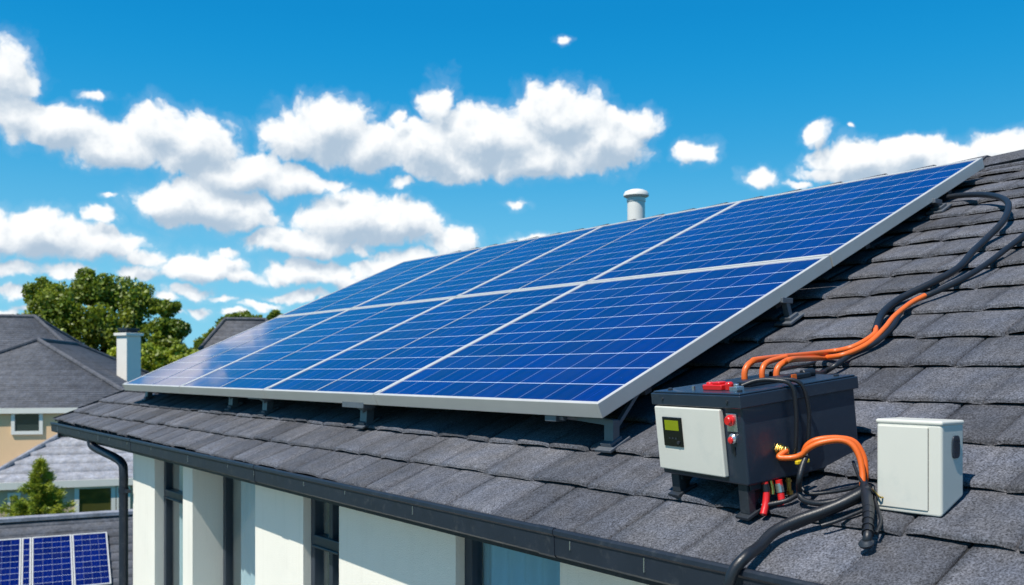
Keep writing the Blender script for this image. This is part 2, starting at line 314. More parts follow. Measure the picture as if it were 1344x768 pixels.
# ------------------------------------------------------------------ mesh helpers
class MB:
    def __init__(self): self.v = []; self.f = []; self.smooth = []
    def add(self, vs, fs, smooth=False):
        o = len(self.v); self.v += [tuple(p) for p in vs]; self.f += [tuple(i + o for i in f) for f in fs]; self.smooth += [smooth] * len(fs); return self
    def box(self, lo, hi, mtx=None):
        (a, b, c), (d, e, f) = lo, hi
        vs = [Vector(p) for p in ((a,b,c),(d,b,c),(d,e,c),(a,e,c),(a,b,f),(d,b,f),(d,e,f),(a,e,f))]
        if mtx: vs = [mtx @ p for p in vs]
        return self.add(vs, [(0,3,2,1),(4,5,6,7),(0,1,5,4),(1,2,6,5),(2,3,7,6),(3,0,4,7)])
    def bar(self, p, q, w, h, up=Vector((0, 0, 1))):
        p, q = Vector(p), Vector(q); d = (q - p).normalized(); s = d.cross(up)
        if s.length < 1e-4: s = d.cross(Vector((1, 0, 0)))
        s.normalize(); u = s.cross(d)
        vs = []
        for e in (p, q):
            for a, b in ((-1,-1),(1,-1),(1,1),(-1,1)): vs.append(e + s * (a * w / 2) + u * (b * h / 2))
        return self.add(vs, [(0,1,2,3),(7,6,5,4),(0,4,5,1),(1,5,6,2),(2,6,7,3),(3,7,4,0)])
    def prism(self, prof, axis_pts):
        """profile rings given directly: list of rings (same length)"""
        n = len(prof); vs = []; fs = []
        for r in axis_pts: vs += r
        for k in range(len(axis_pts) - 1):
            for i in range(n):
                j = (i + 1) % n; fs.append((k*n+i, k*n+j, (k+1)*n+j, (k+1)*n+i))
        fs.append(tuple(range(n))[::-1]); fs.append(tuple((len(axis_pts)-1)*n + i for i in range(n)))
        return self.add(vs, fs)
    def lathe(self, prof, origin=(0,0,0), axis=(0,0,1), seg=24):
        ax = Vector(axis).normalized(); q = Vector((0,0,1)).rotation_difference(ax); o = Vector(origin)
        vs = []; fs = []
        for r, z in prof:
            for i in range(seg):
                a = 2*math.pi*i/seg; vs.append(o + q @ Vector((r*math.cos(a), r*math.sin(a), z)))
        for k in range(len(prof)-1):
            for i in range(seg):
                j = (i+1) % seg; fs.append((k*seg+i, k*seg+j, (k+1)*seg+j, (k+1)*seg+i))
        fs.append(tuple(range(seg))[::-1]); fs.append(tuple((len(prof)-1)*seg+i for i in range(seg)))
        return self.add(vs, fs, True)
    def tube(self, pts, r, seg=12, step=0.012, spline=True):
        pts = [Vector(p) for p in pts]
        P = []
        if spline and len(pts) > 2:
            ext = [pts[0]*2 - pts[1]] + pts + [pts[-1]*2 - pts[-2]]
            for i in range(1, len(ext)-2):
                p0, p1, p2, p3 = ext[i-1:i+3]; n = max(3, int((p2-p1).length/step))
                for k in range(n):
                    t = k/n
                    P.append(0.5*((2*p1)+(p2-p0)*t+(2*p0-5*p1+4*p2-p3)*t*t+(3*p1-p0-3*p2+p3)*t**3))
            P.append(pts[-1])
        else: P = pts
        rr = r if callable(r) else (lambda t: r)
        d = (P[1]-P[0]).normalized(); s = d.cross(Vector((0,0,1)))
        if s.length < 0.05: s = d.cross(Vector((1,0,0)))
        s.normalize(); vs = []; fs = []
        for k, p in enumerate(P):
            d = (P[min(k+1,len(P)-1)] - P[max(k-1,0)]).normalized(); s = (s - d*s.dot(d)).normalized(); u = d.cross(s)
            q = rr(k/(len(P)-1))
            for i in range(seg):
                a = 2*math.pi*i/seg; vs.append(p + s*(q*math.cos(a)) + u*(q*math.sin(a)))
        for k in range(len(P)-1):
            for i in range(seg):
                j = (i+1) % seg; fs.append((k*seg+i, k*seg+j, (k+1)*seg+j, (k+1)*seg+i))
        fs.append(tuple(range(seg))[::-1]); fs.append(tuple((len(P)-1)*seg+i for i in range(seg)))
        return self.add(vs, fs, True)
    def build(self, name, m, parent=None, bevel=0, seg=2, loc=None):
        me = bpy.data.meshes.new(name); me.from_pydata(self.v, [], self.f); me.validate()
        if len(self.smooth) == len(me.polygons): me.polygons.foreach_set('use_smooth', self.smooth)
        bm = bmesh.new(); bm.from_mesh(me); bmesh.ops.recalc_face_normals(bm, faces=bm.faces); bm.to_mesh(me); bm.free()
        if any(self.smooth): me.set_sharp_from_angle(angle=rad(38))
        me.materials.append(m)
        o = bpy.data.objects.new(name, me); COL.objects.link(o)
        if parent: o.parent = parent
        if loc is not None: o.location = loc
        if bevel:
            b = o.modifiers.new('bevel', 'BEVEL'); b.width = bevel; b.segments = seg; b.limit_method = 'ANGLE'; b.angle_limit = rad(40)
            try: b.harden_normals = False
            except Exception: pass
        return o

def tag(o, label=None, cat=None, group=None, kind=None):
    if label: o['label'] = label
    if cat: o['category'] = cat
    if group: o['group'] = group
    if kind: o['kind'] = kind
    return o
def empty(name, loc=(0,0,0), rot=(0,0,0)):
    o = bpy.data.objects.new(name, None); COL.objects.link(o); o.location = loc; o.rotation_euler = rot; o.empty_display_size = 0.2; return o
def mesh_raw(name, V, F, m, parent=None, tone=None, smooth=False):
    me = bpy.data.meshes.new(name)
    V = np.asarray(V, dtype=np.float32); F = np.asarray(F, dtype=np.int32); k = F.shape[1]
    me.vertices.add(len(V)); me.vertices.foreach_set('co', V.ravel())
    me.loops.add(F.size); me.loops.foreach_set('vertex_index', F.ravel())
    me.polygons.add(len(F)); me.polygons.foreach_set('loop_start', np.arange(0, F.size, k, dtype=np.int32))
    me.update(calc_edges=True)
    if smooth: me.polygons.foreach_set('use_smooth', [True]*len(F))
    if tone is not None:
        a = me.attributes.new('tone', 'FLOAT', 'POINT'); a.data.foreach_set('value', np.asarray(tone, dtype=np.float32))
    me.materials.append(m)
    o = bpy.data.objects.new(name, me); COL.objects.link(o)
    if parent: o.parent = parent
    return o
def set_tone(o, val=1.0):
    a = o.data.attributes.new('tone', 'FLOAT', 'POINT'); a.data.foreach_set('value', [val]*len(o.data.vertices)); return o

# sight lines of the photograph turned into points of the place
def ray(px, py): return RT*((px-CX)/FPX) + FW + UP*((HY-py)/FPX)
ROOF_T, ROOF_C = 0.485, -1.528                  # roof plane
ROOF_N = Vector((-ROOF_T, 0, 1)).normalized()
def roofz(x): return ROOF_T*x + ROOF_C
def onroof(px, py, h=0.0):
    d = ray(px, py); c = ROOF_C + h*math.sqrt(1+ROOF_T**2); t = c/(d.z - ROOF_T*d.x); return d*t
def at(px, py, depth): return ray(px, py)*depth
def yon(px, X):
    k = (px-CX)/FPX; return X*(RT.x - FW.x*k)/(-RT.y + FW.y*k)
def W(r, f, z): return RT*r + FW*f + UP*z

GZ = -6.0
# ------------------------------------------------------------------ ground
def ground():
    mb = MB(); n = 40; R = 3000.0
    m = bpy.data.materials.new("lawn_ground"); m.use_nodes = True; N = NT(m.node_tree); b = m.node_tree.nodes['Principled BSDF']
    tc = N.node('ShaderNodeTexCoord').outputs['Object']
    n1 = N.node('ShaderNodeTexNoise', {'Vector': tc, 'Scale': 0.12, 'Detail': 8.0, 'Roughness': 0.6}).outputs['Fac']
    n2 = N.node('ShaderNodeTexNoise', {'Vector': tc, 'Scale': 9.0, 'Detail': 6.0, 'Roughness': 0.7}).outputs['Fac']
    c = N.mix(N.lin(n1, 0.35, 0.65), (0.045, 0.075, 0.018), (0.085, 0.11, 0.03)); c = N.mix(N.lin(n2, 0.3, 0.7, 0, 0.5), c, (0.05, 0.06, 0.02))
    m.node_tree.links.new(c, b.inputs['Base Color']); b.inputs['Roughness'].default_value = 0.95
    bp = N.node('ShaderNodeBump', {'Strength': 0.5, 'Distance': 0.05, 'Height': n2}); m.node_tree.links.new(bp.outputs[0], b.inputs['Normal'])
    mb.add([(-R,-R,GZ),(R,-R,GZ),(R,R,GZ),(-R,R,GZ)], [(0,1,2,3)])
    tag(mb.build('ground', m), kind='structure')
    # unseen paving beside the house, widened and paled to bounce light onto its walls
    mb = MB(); mb.add([(-7,-14,GZ+.004),(2.2,-14,GZ+.004),(2.2,11,GZ+.004),(-7,11,GZ+.004)], [(0,1,2,3)])
    tag(mb.build('bounce_paving', mat("paving", (0.48, 0.46, 0.42), 0.9, 0, 0.15, 3, 0.3, 30)), kind='structure')
ground()

# ------------------------------------------------------------------ our house
RX, RZ = 5.72, roofz(5.72)
Y0, Y1 = -1.6, 10.4
HIPK = 0.5
def ymax(x): return Y1 - HIPK*(x - 2.1) if x <= RX else Y1 - HIPK*(2*RX - x - 2.1)
def xe(y): return 2.015 + (y-1.2)/9.2*0.10       # eave line, a touch out of square
house = tag(empty('house', (2.24, 3.2, GZ)), "white rendered house in the foreground with dark tiled roof carrying the big solar array", 'house')
HO = Vector(house.location)
def H(mb): mb.v = [tuple(Vector(p) - HO) for p in mb.v]; return mb

def build_roof():
    rnd = random.Random(7)
    V = []; F = []; T = []
    XC = [None, 2.272, 2.492, 2.716, 2.94, 3.175, 3.41, 3.63, 3.845, 4.06, 4.26, 4.46, 4.645, 4.815, 4.98, 5.145, 5.315, 5.47, 5.60, 5.72]
    ss = [0.0, 0.05, 0.5, 1.0]
    cosn = 1/math.sqrt(1+ROOF_T**2)
    def put(x, y, h):
        y = min(y, ymax(x)); V.append((x + ROOF_N.x*h - HO.x, y - HO.y, roofz(x) + ROOF_N.z*h - HO.z))
    for c in range(len(XC)-1):
        y = Y0 + rnd.random()*0.2
        wob = rnd.random()*50
        while y < ymax(XC[c] or 2.1) - 0.02:
            w = rnd.choice((0.17, 0.22, 0.25, 0.27, 0.30, 0.33)) * rnd.uniform(0.92, 1.08)
            yb = min(y + w, Y1)
            if Y1 - yb < 0.1: yb = Y1
            wide = rnd.random() < 0.62
            g0 = 0.0018; g1 = 0.0105 if wide else 0.0018
            ya, yz = y + g0, yb - g1
            lift = rnd.uniform(-0.004, 0.004); tw = rnd.uniform(-0.004, 0.004); jit = rnd.uniform(-0.007, 0.007)
            tone = rnd.uniform(0.74, 1.22) * (0.85 if rnd.random() < 0.12 else 1)
            ny = 7; base = len(V)
            T_front = 0.024
            for i in range(ny):
                a = i/(ny-1); yy = ya + (yz-ya)*a
                x0 = (xe(yy) if XC[c] is None else XC[c]) + jit + 0.006*noise.noise(Vector((yy*9, c*3.1, wob)))
                x1 = XC[c+1] + 0.03
                edge = 0.0060 if i in (0, ny-1) else 0.0
                for s in ss:
                    x = x0 + (x1-x0)*s
                    h = T_front*(1-s) - 0.006*s + lift*(1-s) + tw*(a-0.5)*(1-s) - edge*(1-s*0.7)
                    if s == 0: h -= 0.007
                    h += 0.0025*noise.noise(Vector((yy*14, x*14, 3.3)))
                    put(x, yy, h)
            ns = len(ss)
            for i in range(ny-1):
                for k in range(ns-1):
                    p = base + i*ns + k; F.append((p, p+1, p+ns+1, p+ns))
            # thin front lip, undercut so that a dark slot stays below it
            lo = len(V)
            for dx, th in ((0.0015, 0.0095), (0.045, 0.0115)):
                for i in range(ny):
                    a = i/(ny-1); yy = ya + (yz-ya)*a; x0 = (xe(yy) if XC[c] is None else XC[c]) + jit + 0.006*noise.noise(Vector((yy*9, c*3.1, wob)))
                    edge = 0.0060 if i in (0, ny-1) else 0.0
                    put(x0 + dx, yy, T_front + lift + tw*(a-0.5) - edge - 0.007 - th)
            for i in range(ny-1):
                F.append((base+i*ns, base+(i+1)*ns, lo+i+1, lo+i)); F.append((lo+i, lo+i+1, lo+ny+i+1, lo+ny+i))
            for i in (0, ny-1):
                b0 = len(V)
                for s in ss:
                    yy = ya if i == 0 else yz
                    x0 = (xe(yy) if XC[c] is None else XC[c]) + jit; put(x0 + (XC[c+1]+0.03-x0)*s, yy, -0.016)
                for k in range(ns-1):
                    p = base + i*ns + k; F.append((p, p+1, b0+k+1, b0+k))
            T += [tone]*(len(V)-len(T))
            y = yb
    roof = mesh_raw('roof', V, F, M['tile'], house, T)
    me = roof.data
    bm = bmesh.new(); bm.from_mesh(me)
    bmesh.ops.recalc_face_normals(bm, faces=bm.faces)
    for f in bm.faces:
        if abs(f.normal.dot(ROOF_N)) > 0.6 and f.normal.z < 0: f.normal_flip()
    bm.to_mesh(me); bm.free()
    # boarding under the tiles, front and back slope
    mb = MB(); xa = xe(Y1) + 0.03; xb = 2*RX - xa; yr = ymax(RX); ze = roofz(xa)
    def slab(pts, t=0.07, d=0.016):
        n = len(pts); mb.add([(x, y, z-d) for x, y, z in pts] + [(x, y, z-d-t) for x, y, z in pts],
               [tuple(range(n)), tuple(range(2*n-1, n-1, -1))] + [(i, n+i, n+(i+1) % n, (i+1) % n) for i in range(n)])
    x0 = xe(Y0) + 0.03
    slab([(x0, Y0+.01, roofz(x0)), (RX-.001, Y0+.01, RZ), (RX-.001, yr-.01, RZ), (xa, Y1-.02, ze)])
    slab([(RX+.001, Y0+.01, RZ), (xb, Y0+.01, ze), (xb, Y1-.02, ze), (RX+.001, yr-.01, RZ)])
    set_tone(H(mb).build('roof_boarding', mat("underlay", (0.012, 0.013, 0.016), 0.9), roof))
    # steep hip end beyond the far corner, in courses
    V = []; F = []; nC = 17
    for k in range(nC):
        t0, t1 = k/nC, (k+1)/nC; b_ = len(V)
        for t, dz in ((t0, 0.022), (t1, 0.0), (t0, -0.01)):
            xl = 2.1 + (RX-2.1)*t; y = Y1 - HIPK*(xl-2.1); z = ze + (RZ-ze)*t
            V += [(xl-HO.x, y+.004+dz*0.9-HO.y, z+dz*0.3-HO.z), (2*RX-xl-HO.x, y+.004+dz*0.9-HO.y, z+dz*0.3-HO.z)]
        F += [(b_+1, b_, b_+2, b_+3), (b_+5, b_+4, b_, b_+1)]
    mesh_raw('end_tiles', V, F, M['tile'], roof, [1.0]*len(V))
    # back slope courses
    V = []; F = []; rnd = random.Random(3)
    for c in range(18):
        xa, xb = RX + 0.21*c, RX + 0.21*(c+1) + 0.02
        za, zb = roofz(2*RX-xa) - 0.004, roofz(2*RX-xb) + 0.026
        b = len(V)
        for p in ((xa,Y0,za),(xa,ymax(xa),za),(xb,ymax(xb),zb),(xb,Y0,zb),(xb,ymax(xb),zb-.03),(xb,Y0,zb-.03)): V.append(tuple(Vector(p)-HO))
        F += [(b,b+3,b+2,b+1),(b+3,b+5,b+4,b+2)]
    mesh_raw('rear_tiles', V, F, M['tile'], roof, [1.0]*len(V))
    # ridge caps: overlapping half-round-ish tiles
    mb = MB(); y = Y0; rnd = random.Random(11)
    while y < ymax(RX):
        L = 0.33; y2 = min(y+L+0.03, ymax(RX)+.02); dz = 0.0
        rings = []
        for yy, up in ((y, 0.020), (y2, 0.006)):
            prof = [(-0.125, -0.048), (-0.085, -0.010), (-0.03, 0.022), (0.03, 0.022), (0.085, -0.010), (0.125, -0.048), (0.10, -0.06), (0, -0.02), (-0.10, -0.06)]
            rings.append([Vector((RX+px_, yy, RZ+0.012+up+pz)) for px_, pz in prof])
        mb.prism(rings[0], rings); y += L
    o = H(mb).build('ridge_cap', M['tile'], roof); set_tone(o, 0.8)
    # fascia under the far hip end
    mb = MB(); mb.box((xe(Y1)+.03, Y1-.03, ze-.19), (2*RX-xe(Y1)-.03, Y1+.012, ze-.012)); H(mb).build('end_fascia', M['gutter'], roof)
    # vent pipe through the roof near the ridge
    vx = 6.25; vp = Vector((vx, yon(835, vx), 0)); zr_ = roofz(2*RX-vx); zt = (HY-259)/FPX*vp.dot(FW)
    mb = MB(); r = 0.082
    mb.lathe([(r, zr_-.1), (r, zt-0.045), (r+0.006, zt-0.043), (r+0.006, zt-0.02), (r, zt-0.018), (r, zt)], vp, seg=32)
    mb.lathe([(0.15, zr_-0.04), (0.12, zr_+0.01), (r+0.003, zr_+0.05)], vp, seg=32)
    H(mb).build('vent_pipe', M['pipe'], roof)
    mb = MB(); mb.lathe([(0.078, zt-0.012), (0.112, zt+0.004), (0.119, zt+0.010), (0.117, zt+0.030), (0.104, zt+0.052), (0.062, zt+0.068), (0.0015, zt+0.072)], vp, seg=40)
    H(mb).build('vent_cap', M['pipe'], roof)
build_roof()

def build_gutter():
    prof = [(0.0, 0.0), (-0.005, -0.006), (-0.006, -0.018), (0.002, -0.026), (0.004, -0.088), (0.012, -0.096), (0.105, -0.096), (0.105, -0.01), (0.10, -0.01),
            (0.10, -0.090), (0.016, -0.090), (0.010, -0.084), (0.008, -0.022), (0.010, -0.010), (0.012, 0.0)]
    def ring(y, grow=0.0, z=-0.522):
        c = Vector((0.05, -0.045)); out = []
        for dx, dz in prof:
            g = Vector((dx, dz)); out.append(Vector((xe(y)-0.035+dx, y, z+dz)) + Vector(((g.x-c.x), 0, (g.y-c.y))).normalized()*grow)
        return out
    ys = list(np.linspace(Y0, Y1, 14))
    mb = MB(); rr = [ring(y) for y in ys]; mb.prism(rr[0], rr)
    gut = H(mb).build('gutter', M['gutter'], house)
    for y in (-0.6, 2.4, 5.0, 7.5):     # joint sleeves
        mb = MB(); rr = [ring(y-0.045, 0.003), ring(y+0.045, 0.003)]; mb.prism(rr[0], rr); H(mb).build('gutter_joint', M['gutter'], gut)
    rnd = random.Random(5)
    for y in np.arange(0.6, 10.2, 0.62):  # thin pale clips on the gutter face
        yy = y + rnd.uniform(-.2, .2); mb = MB(); mb.box((xe(yy)-0.0365, yy, -0.522-0.045-rnd.random()*.03), (xe(yy)-0.031, yy+0.0035, -0.522-0.030)); H(mb).build('gutter_clip', M['steel'], gut)
    # fascia board behind the gutter
    mb = MB(); rr = []
    for y in (Y0, Y1): rr.append([Vector((xe(y)+0.072, y, -0.545)), Vector((xe(y)+0.096, y, -0.545)), Vector((xe(y)+0.096, y, -0.655)), Vector((xe(y)+0.072, y, -0.655))])
    mb.prism(rr[0], rr); H(mb).build('fascia_board', M['gutter'], house)
    mb = MB(); rr = []
    for y in (Y0, Y1): rr.append([Vector((xe(y)+0.05, y, -0.640)), Vector((2.30, y, -0.640)), Vector((2.30, y, -0.655)), Vector((xe(y)+0.05, y, -0.655))])
    mb.prism(rr[0], rr); H(mb).build('soffit', M['gutter'], house)
    mb = MB()
    mb.tube([(2.10, 8.84, -0.60), (2.10, 8.84, -0.655), (2.125, 8.74, -0.69), (2.165, 8.36, -0.735), (2.185, 8.20, -0.775), (2.19, 8.165, -0.86), (2.19, 8.165, -1.2), (2.19, 8.165, -3.5), (2.19, 8.165, GZ+0.02)], 0.036, 16, 0.03)
    dp = H(mb).build('downpipe', M['gutter'], house)
    for z in (-1.0, -2.6, -4.4):
        mb = MB(); mb.lathe([(0.041, -0.02), (0.041, 0.02)], (2.19, 8.165, z), seg=20); mb.box((2.185, 8.05, z-0.012), (2.22, 8.165, z+0.012))
        H(mb).build('pipe_bracket', M['gutter'], dp)
build_gutter()

XF = 2.24; ZT = -0.645
yc = 8.07
PIERS = [(yon(203,XF), yc), (6.61, yon(240,XF)), (yon(398,XF), yon(335,XF)), (yon(598,XF), yon(445,XF)), (-1.3, yon(735,XF))]
def build_walls():
    mb = MB(); ZB = -3.0
    for a, b in PIERS: mb.box((XF, a, ZB), (2.62, b, ZT))
    mb.box((XF, -1.3, GZ), (2.62, yc, ZB-0.0))           # wall below the windows
    mb.box((2.62, 7.85, GZ), (9.2, yc, -0.70)); mb.box((2.62, -1.3, GZ), (9.2, -1.1, -0.70)); mb.box((9.0, -1.1, GZ), (9.2, 7.85, -0.70))
    # far gable triangle above the wall head
    mb.add([(2.62,yc-.2,-.70),(9.0,yc-.2,-.70),(RX,yc-.2,1.15),(2.62,yc,-.70),(9.0,yc,-.70),(RX,yc,1.15)], [(0,1,2),(3,5,4),(0,3,4,1),(1,4,5,2),(2,5,3,0)])
    H(mb).build('wall', M['wall'], house)
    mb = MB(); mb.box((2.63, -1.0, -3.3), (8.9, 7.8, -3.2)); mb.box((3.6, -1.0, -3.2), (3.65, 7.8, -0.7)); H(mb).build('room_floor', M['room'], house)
build_walls()

def window(y0, y1, X, cur, tr=None, cols=(), zb=-2.95, lead=0.05):
    """dark frame; optional transom height and mullion positions"""
    z0, z1 = zb, ZT-0.004; d = 0.06
    mb = MB(); fw = lead
    mb.box((X, y0, z0), (X+d, y0+fw, z1)); mb.box((X, y1-fw, z0), (X+d, y1, z1))
    mb.box((X, y0+fw, z1-0.035), (X+d, y1-fw, z1)); mb.box((X, y0+fw, z0), (X+d, y1-fw, z0+fw))
    for c in cols: mb.box((X+.002, c-0.022, z0+fw), (X+d-.002, c+0.022, z1-0.035))
    w = H(mb).build('window', M['frame'], house, 0.004)
    if tr:
        mb = MB(); mb.box((X-0.012, y0+fw, tr-0.028), (X+d-.004, y1-fw, tr+0.028)); mb.box((X-0.022, y0+fw+.01, tr-0.040), (X+0.02, y1-fw-.01, tr-0.026))
        H(mb).build('transom', M['frame'], w, 0.004)
    mb = MB(); mb.box((X+0.028, y0+fw-.004, z0+fw-.004), (X+0.034, y1-fw+.004, z1-0.031)); H(mb).build('pane', M['glass'], w)
    mb = MB(); mb.box((X-0.05, y0-0.0, z0-0.03), (X+0.02, y1, z0-0.002)); H(mb).build('sill', M['frame'], w, 0.004)
    if cur:
        a, b, m_, rough = cur
        n = int((b-a)/0.012); V = []; F = []
        for i in range(n+1):
            y = a + (b-a)*i/n; x = X + 0.075 + 0.012*math.sin(y*55) + 0.006*math.sin(y*23+1)
            V += [(x-HO.x, y-HO.y, z0-HO.z), (x-HO.x, y-HO.y, z1-.02-HO.z)]
            if i: F.append((2*i-2, 2*i, 2*i+1, 2*i-1))
        mesh_raw('curtain', V, F, M[m_], w, smooth=True)
    return w
window(PIERS[1][1], PIERS[0][0], 2.31, (6.85, 7.3, 'curtain', 0), tr=-0.95)
wb = window(PIERS[2][1], PIERS[1][0], 2.46, (5.7, 6.45, 'curtain', 0), tr=None, cols=())
mb = MB(); yb_ = PIERS[2][1]
for lo, hi in (((2.43, yb_+.30, -0.95), (2.475, yb_+.34, ZT-.05)), ((2.43, yb_+.06, -0.95), (2.475, yb_+.34, -0.90)), ((2.43, yb_+.06, -0.90), (2.475, yb_+.10, ZT-.05))): mb.box(lo, hi)
H(mb).build('casement', M['frame'], wb)
window(PIERS[3][1], PIERS[2][0], 2.285, (4.40, 4.72, 'curtain', 0), tr=-0.93, cols=(4.56,))
window(PIERS[4][1], PIERS[3][0], 2.285, (2.63, 3.26, 'blue_curtain', 0), tr=None, cols=(), lead=0.055)

# ------------------------------------------------------------------ solar array
AT = math.tan(rad(24.2)); AX0, AZ0 = 2.39, -0.0514*2.39
AV = Vector((1, 0, AT)).normalized(); AN = Vector((-AT, 0, 1)).normalized()
def arr(y, s, h=0.0):
    p = Vector((AX0, y, AZ0)) + AV*s + AN*h; return p
PL = 1.635; SGAP = 0.012
YD = [2.57, yon(490, AX0), yon(345, AX0), 7.36, 8.94]
def solar_panel(y0, y1, s0, label, mid, group='solar panels of the big roof array', prev=None):
    g = 0.0012
    y0 += g; y1 -= g; W_, L_ = y1-y0, PL
    e = tag(empty('solar_panel', arr(y0, s0, -0.062)), label, 'solar panel', group)
    # local frame: x along the slope, y along the eave, z out of the glass
    e.rotation_euler = (0, -math.atan(AT), 0)
    fw, fh = 0.020, 0.062
    mb = MB()
    mb.box((0, 0, 0), (L_, fw, fh)); mb.box((0, W_-fw, 0), (L_, W_, fh)); mb.box((0, fw, 0), (fw, W_-fw, fh)); mb.box((L_-fw, fw, 0), (L_, W_-fw, fh))
    mb.build('frame', M['alu'], e, 0.0025)
    me = bpy.data.meshes.new('cell_sheet')
    z = fh-0.004; vs = [(fw,fw,z),(L_-fw,fw,z),(L_-fw,W_-fw,z),(fw,W_-fw,z),(fw,fw,z-.006),(L_-fw,fw,z-.006),(L_-fw,W_-fw,z-.006),(fw,W_-fw,z-.006)]
    me.from_pydata(vs, [], [(0,1,2,3),(7,6,5,4)])
    nc = 10; nr = 10
    cu = me.uv_layers.new(name='cells'); mu = me.uv_layers.new(name='metres')
    for lp in me.loops:
        v = me.vertices[lp.vertex_index].co
        cu.data[lp.index].uv = ((v.y-fw)/(W_-2*fw)*nc, (v.x-fw)/(L_-2*fw)*nr)
        mu.data[lp.index].uv = (v.y + y0, v.x + s0)
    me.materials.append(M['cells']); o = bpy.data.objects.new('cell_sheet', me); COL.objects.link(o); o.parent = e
    if mid:
        mb = MB(); mb.box((fw+.001, W_/2-0.006, z-0.001), (L_-fw-.001, W_/2+0.006, z+0.0022)); mb.build('centre_strip', M['alu'], e)
    # a module clamp on the lower edge
    mb = MB()
    if y0 < 8.5: mb.box((0.004, W_-0.012, fh-0.012), (0.05, W_+0.012, fh+0.004)); mb.box((-0.004, W_-0.004, 0.005), (0.0, W_+0.006, fh+0.003))
    if mb.v: mb.build('module_clamp', M['alu'], e, 0.001)
    mb = MB(); mb.box((L_*0.8, W_/2-0.06, fh-0.036), (L_*0.8+0.11, W_/2+0.06, fh-0.0105)); mb.build('junction_box', M['black'], e, 0.003)
    return e
LOWN = ["lower blue solar panel nearest the battery box, at the near bottom corner of the array",
        "lower blue solar panel second from the near corner, with a pale centre line",
        "lower pale blue solar panel third from the near corner",
        "lower pale blue solar panel at the far bottom corner of the array"]
UPN = ["upper blue solar panel beside the looped black cable, at the near top corner",
       "upper blue solar panel in front of the white vent pipe, second from the near corner",
       "upper pale blue solar panel third from the near corner",
       "upper pale blue solar panel at the far top corner of the array"]
for i in range(4):
    solar_panel(YD[i], YD[i+1], 0.0, LOWN[i], i > 0)
    solar_panel(YD[i], YD[i+1], PL+SGAP, UPN[i], i > 0)
# rail joint visible on the near edge, and the two rails that carry the panels
def rails():
    for s, lab in ((0.32, "lowest aluminium mounting rail under the lower solar panels"), (1.25, "second aluminium mounting rail under the lower solar panels, behind the battery box"),
                   (2.05, "third aluminium mounting rail, under the upper solar panels"), (2.95, "topmost aluminium mounting rail under the upper solar panels, near the ridge")):
        mb = MB(); o = arr(2.62, s, -0.066)
        mb.bar((0,0,-0.02), (0, 8.88-2.62, -0.02), 0.04, 0.04, AN)
        tag(mb.build('mounting_rail', M['dark'], None, 0.002, loc=o), lab, 'rail', 'rails under the solar array')
rails()

def bracket(px, py, label, style):
    """cast foot on the tiles, curved stay and clamp up to the panel frame"""
    b = onroof(px, py, 0.02); b.y = max(b.y, 2.60 if style < 2 else 2.575)
    e = tag(empty('mounting_bracket', b), label, 'bracket', 'brackets under the solar array')
    n = ROOF_N; t = Vector((1, 0, ROOF_T)).normalized()
    mb = MB(); rot = Matrix.Rotation(-math.atan(ROOF_T), 4, 'Y')
    mb.box((-0.055, -0.045, -0.004), (0.065, 0.045, 0.007), rot); mb.box((-0.030, -0.03, 0.007), (0.038, 0.03, 0.022), rot)
    mb.build('foot', M['galv'], e, 0.002)
    zt = lambda x: AZ0 + AT*(x-AX0) - 0.072
    top = zt(b.x) - b.z
    mb = MB()
    if style == 0:
        mb.bar((0.0, 0, 0.0), (0.0, 0, top*0.66), 0.050, 0.034, Vector((1,0,0)))
        mb.bar((0.002, -0.022, top*0.58), (-0.012, 0.20, top*0.70), 0.030, 0.026)
        mb.tube([(-0.010, 0.17, top*0.68), (-0.03, 0.23, top*0.72), (-0.05, 0.27, top*0.88), (-0.055, 0.275, zt(b.x-0.055)-b.z)], 0.015, 12)
        mb.bar((0.0, 0.0, top*0.3), (0.13, -0.012, zt(b.x+0.13)-b.z), 0.022, 0.014)
        mb.build('stay', M['galv'], e, 0.002)
        mb = MB(); mb.box((-0.085, 0.235, zt(b.x-.055)-b.z-0.040), (-0.030, 0.305, zt(b.x-.055)-b.z+0.008)); mb.lathe([(0.014,0),(0.014,0.03)], (-0.06,0.235,zt(b.x-.055)-b.z-0.022), (0,-1,0), 6)
        mb.build('clamp', M['galv'], e, 0.002)
    elif style == 1:
        mb.bar((0.0, 0, 0.0), (0.006, 0, top*0.6), 0.075, 0.045, Vector((1,0,0)))
        mb.bar((0.004, 0, top*0.55), (-0.05, 0.07, zt(b.x-.05)-b.z), 0.060, 0.036)
        mb.bar((0.004, 0, top*0.5), (-0.045, -0.10, zt(b.x-.045)-b.z), 0.050, 0.032)
        mb.bar((0.004, 0, top*0.5), (0.14, 0.0, zt(b.x+.14)-b.z), 0.042, 0.030)
        mb.build('stay', M['galv'], e, 0.001)
        mb = MB(); mb.box((-0.095, -0.135, zt(b.x-.05)-b.z-0.035), (-0.02, 0.105, zt(b.x-.05)-b.z+0.006)); mb.build('clamp', M['galv'], e, 0.002)
    else:
        mb.bar((0, 0, 0), (-0.035, 0.0, zt(b.x-.035)-b.z), 0.030, 0.024, Vector((1,0,0))); mb.build('stay', M['galv'], e, 0.002)
        mb = MB(); mb.box((-0.075, -0.02, zt(b.x-.035)-b.z-0.02), (0.0, 0.03, zt(b.x-.035)-b.z+0.004)); mb.build('clamp', M['galv'], e, 0.002)
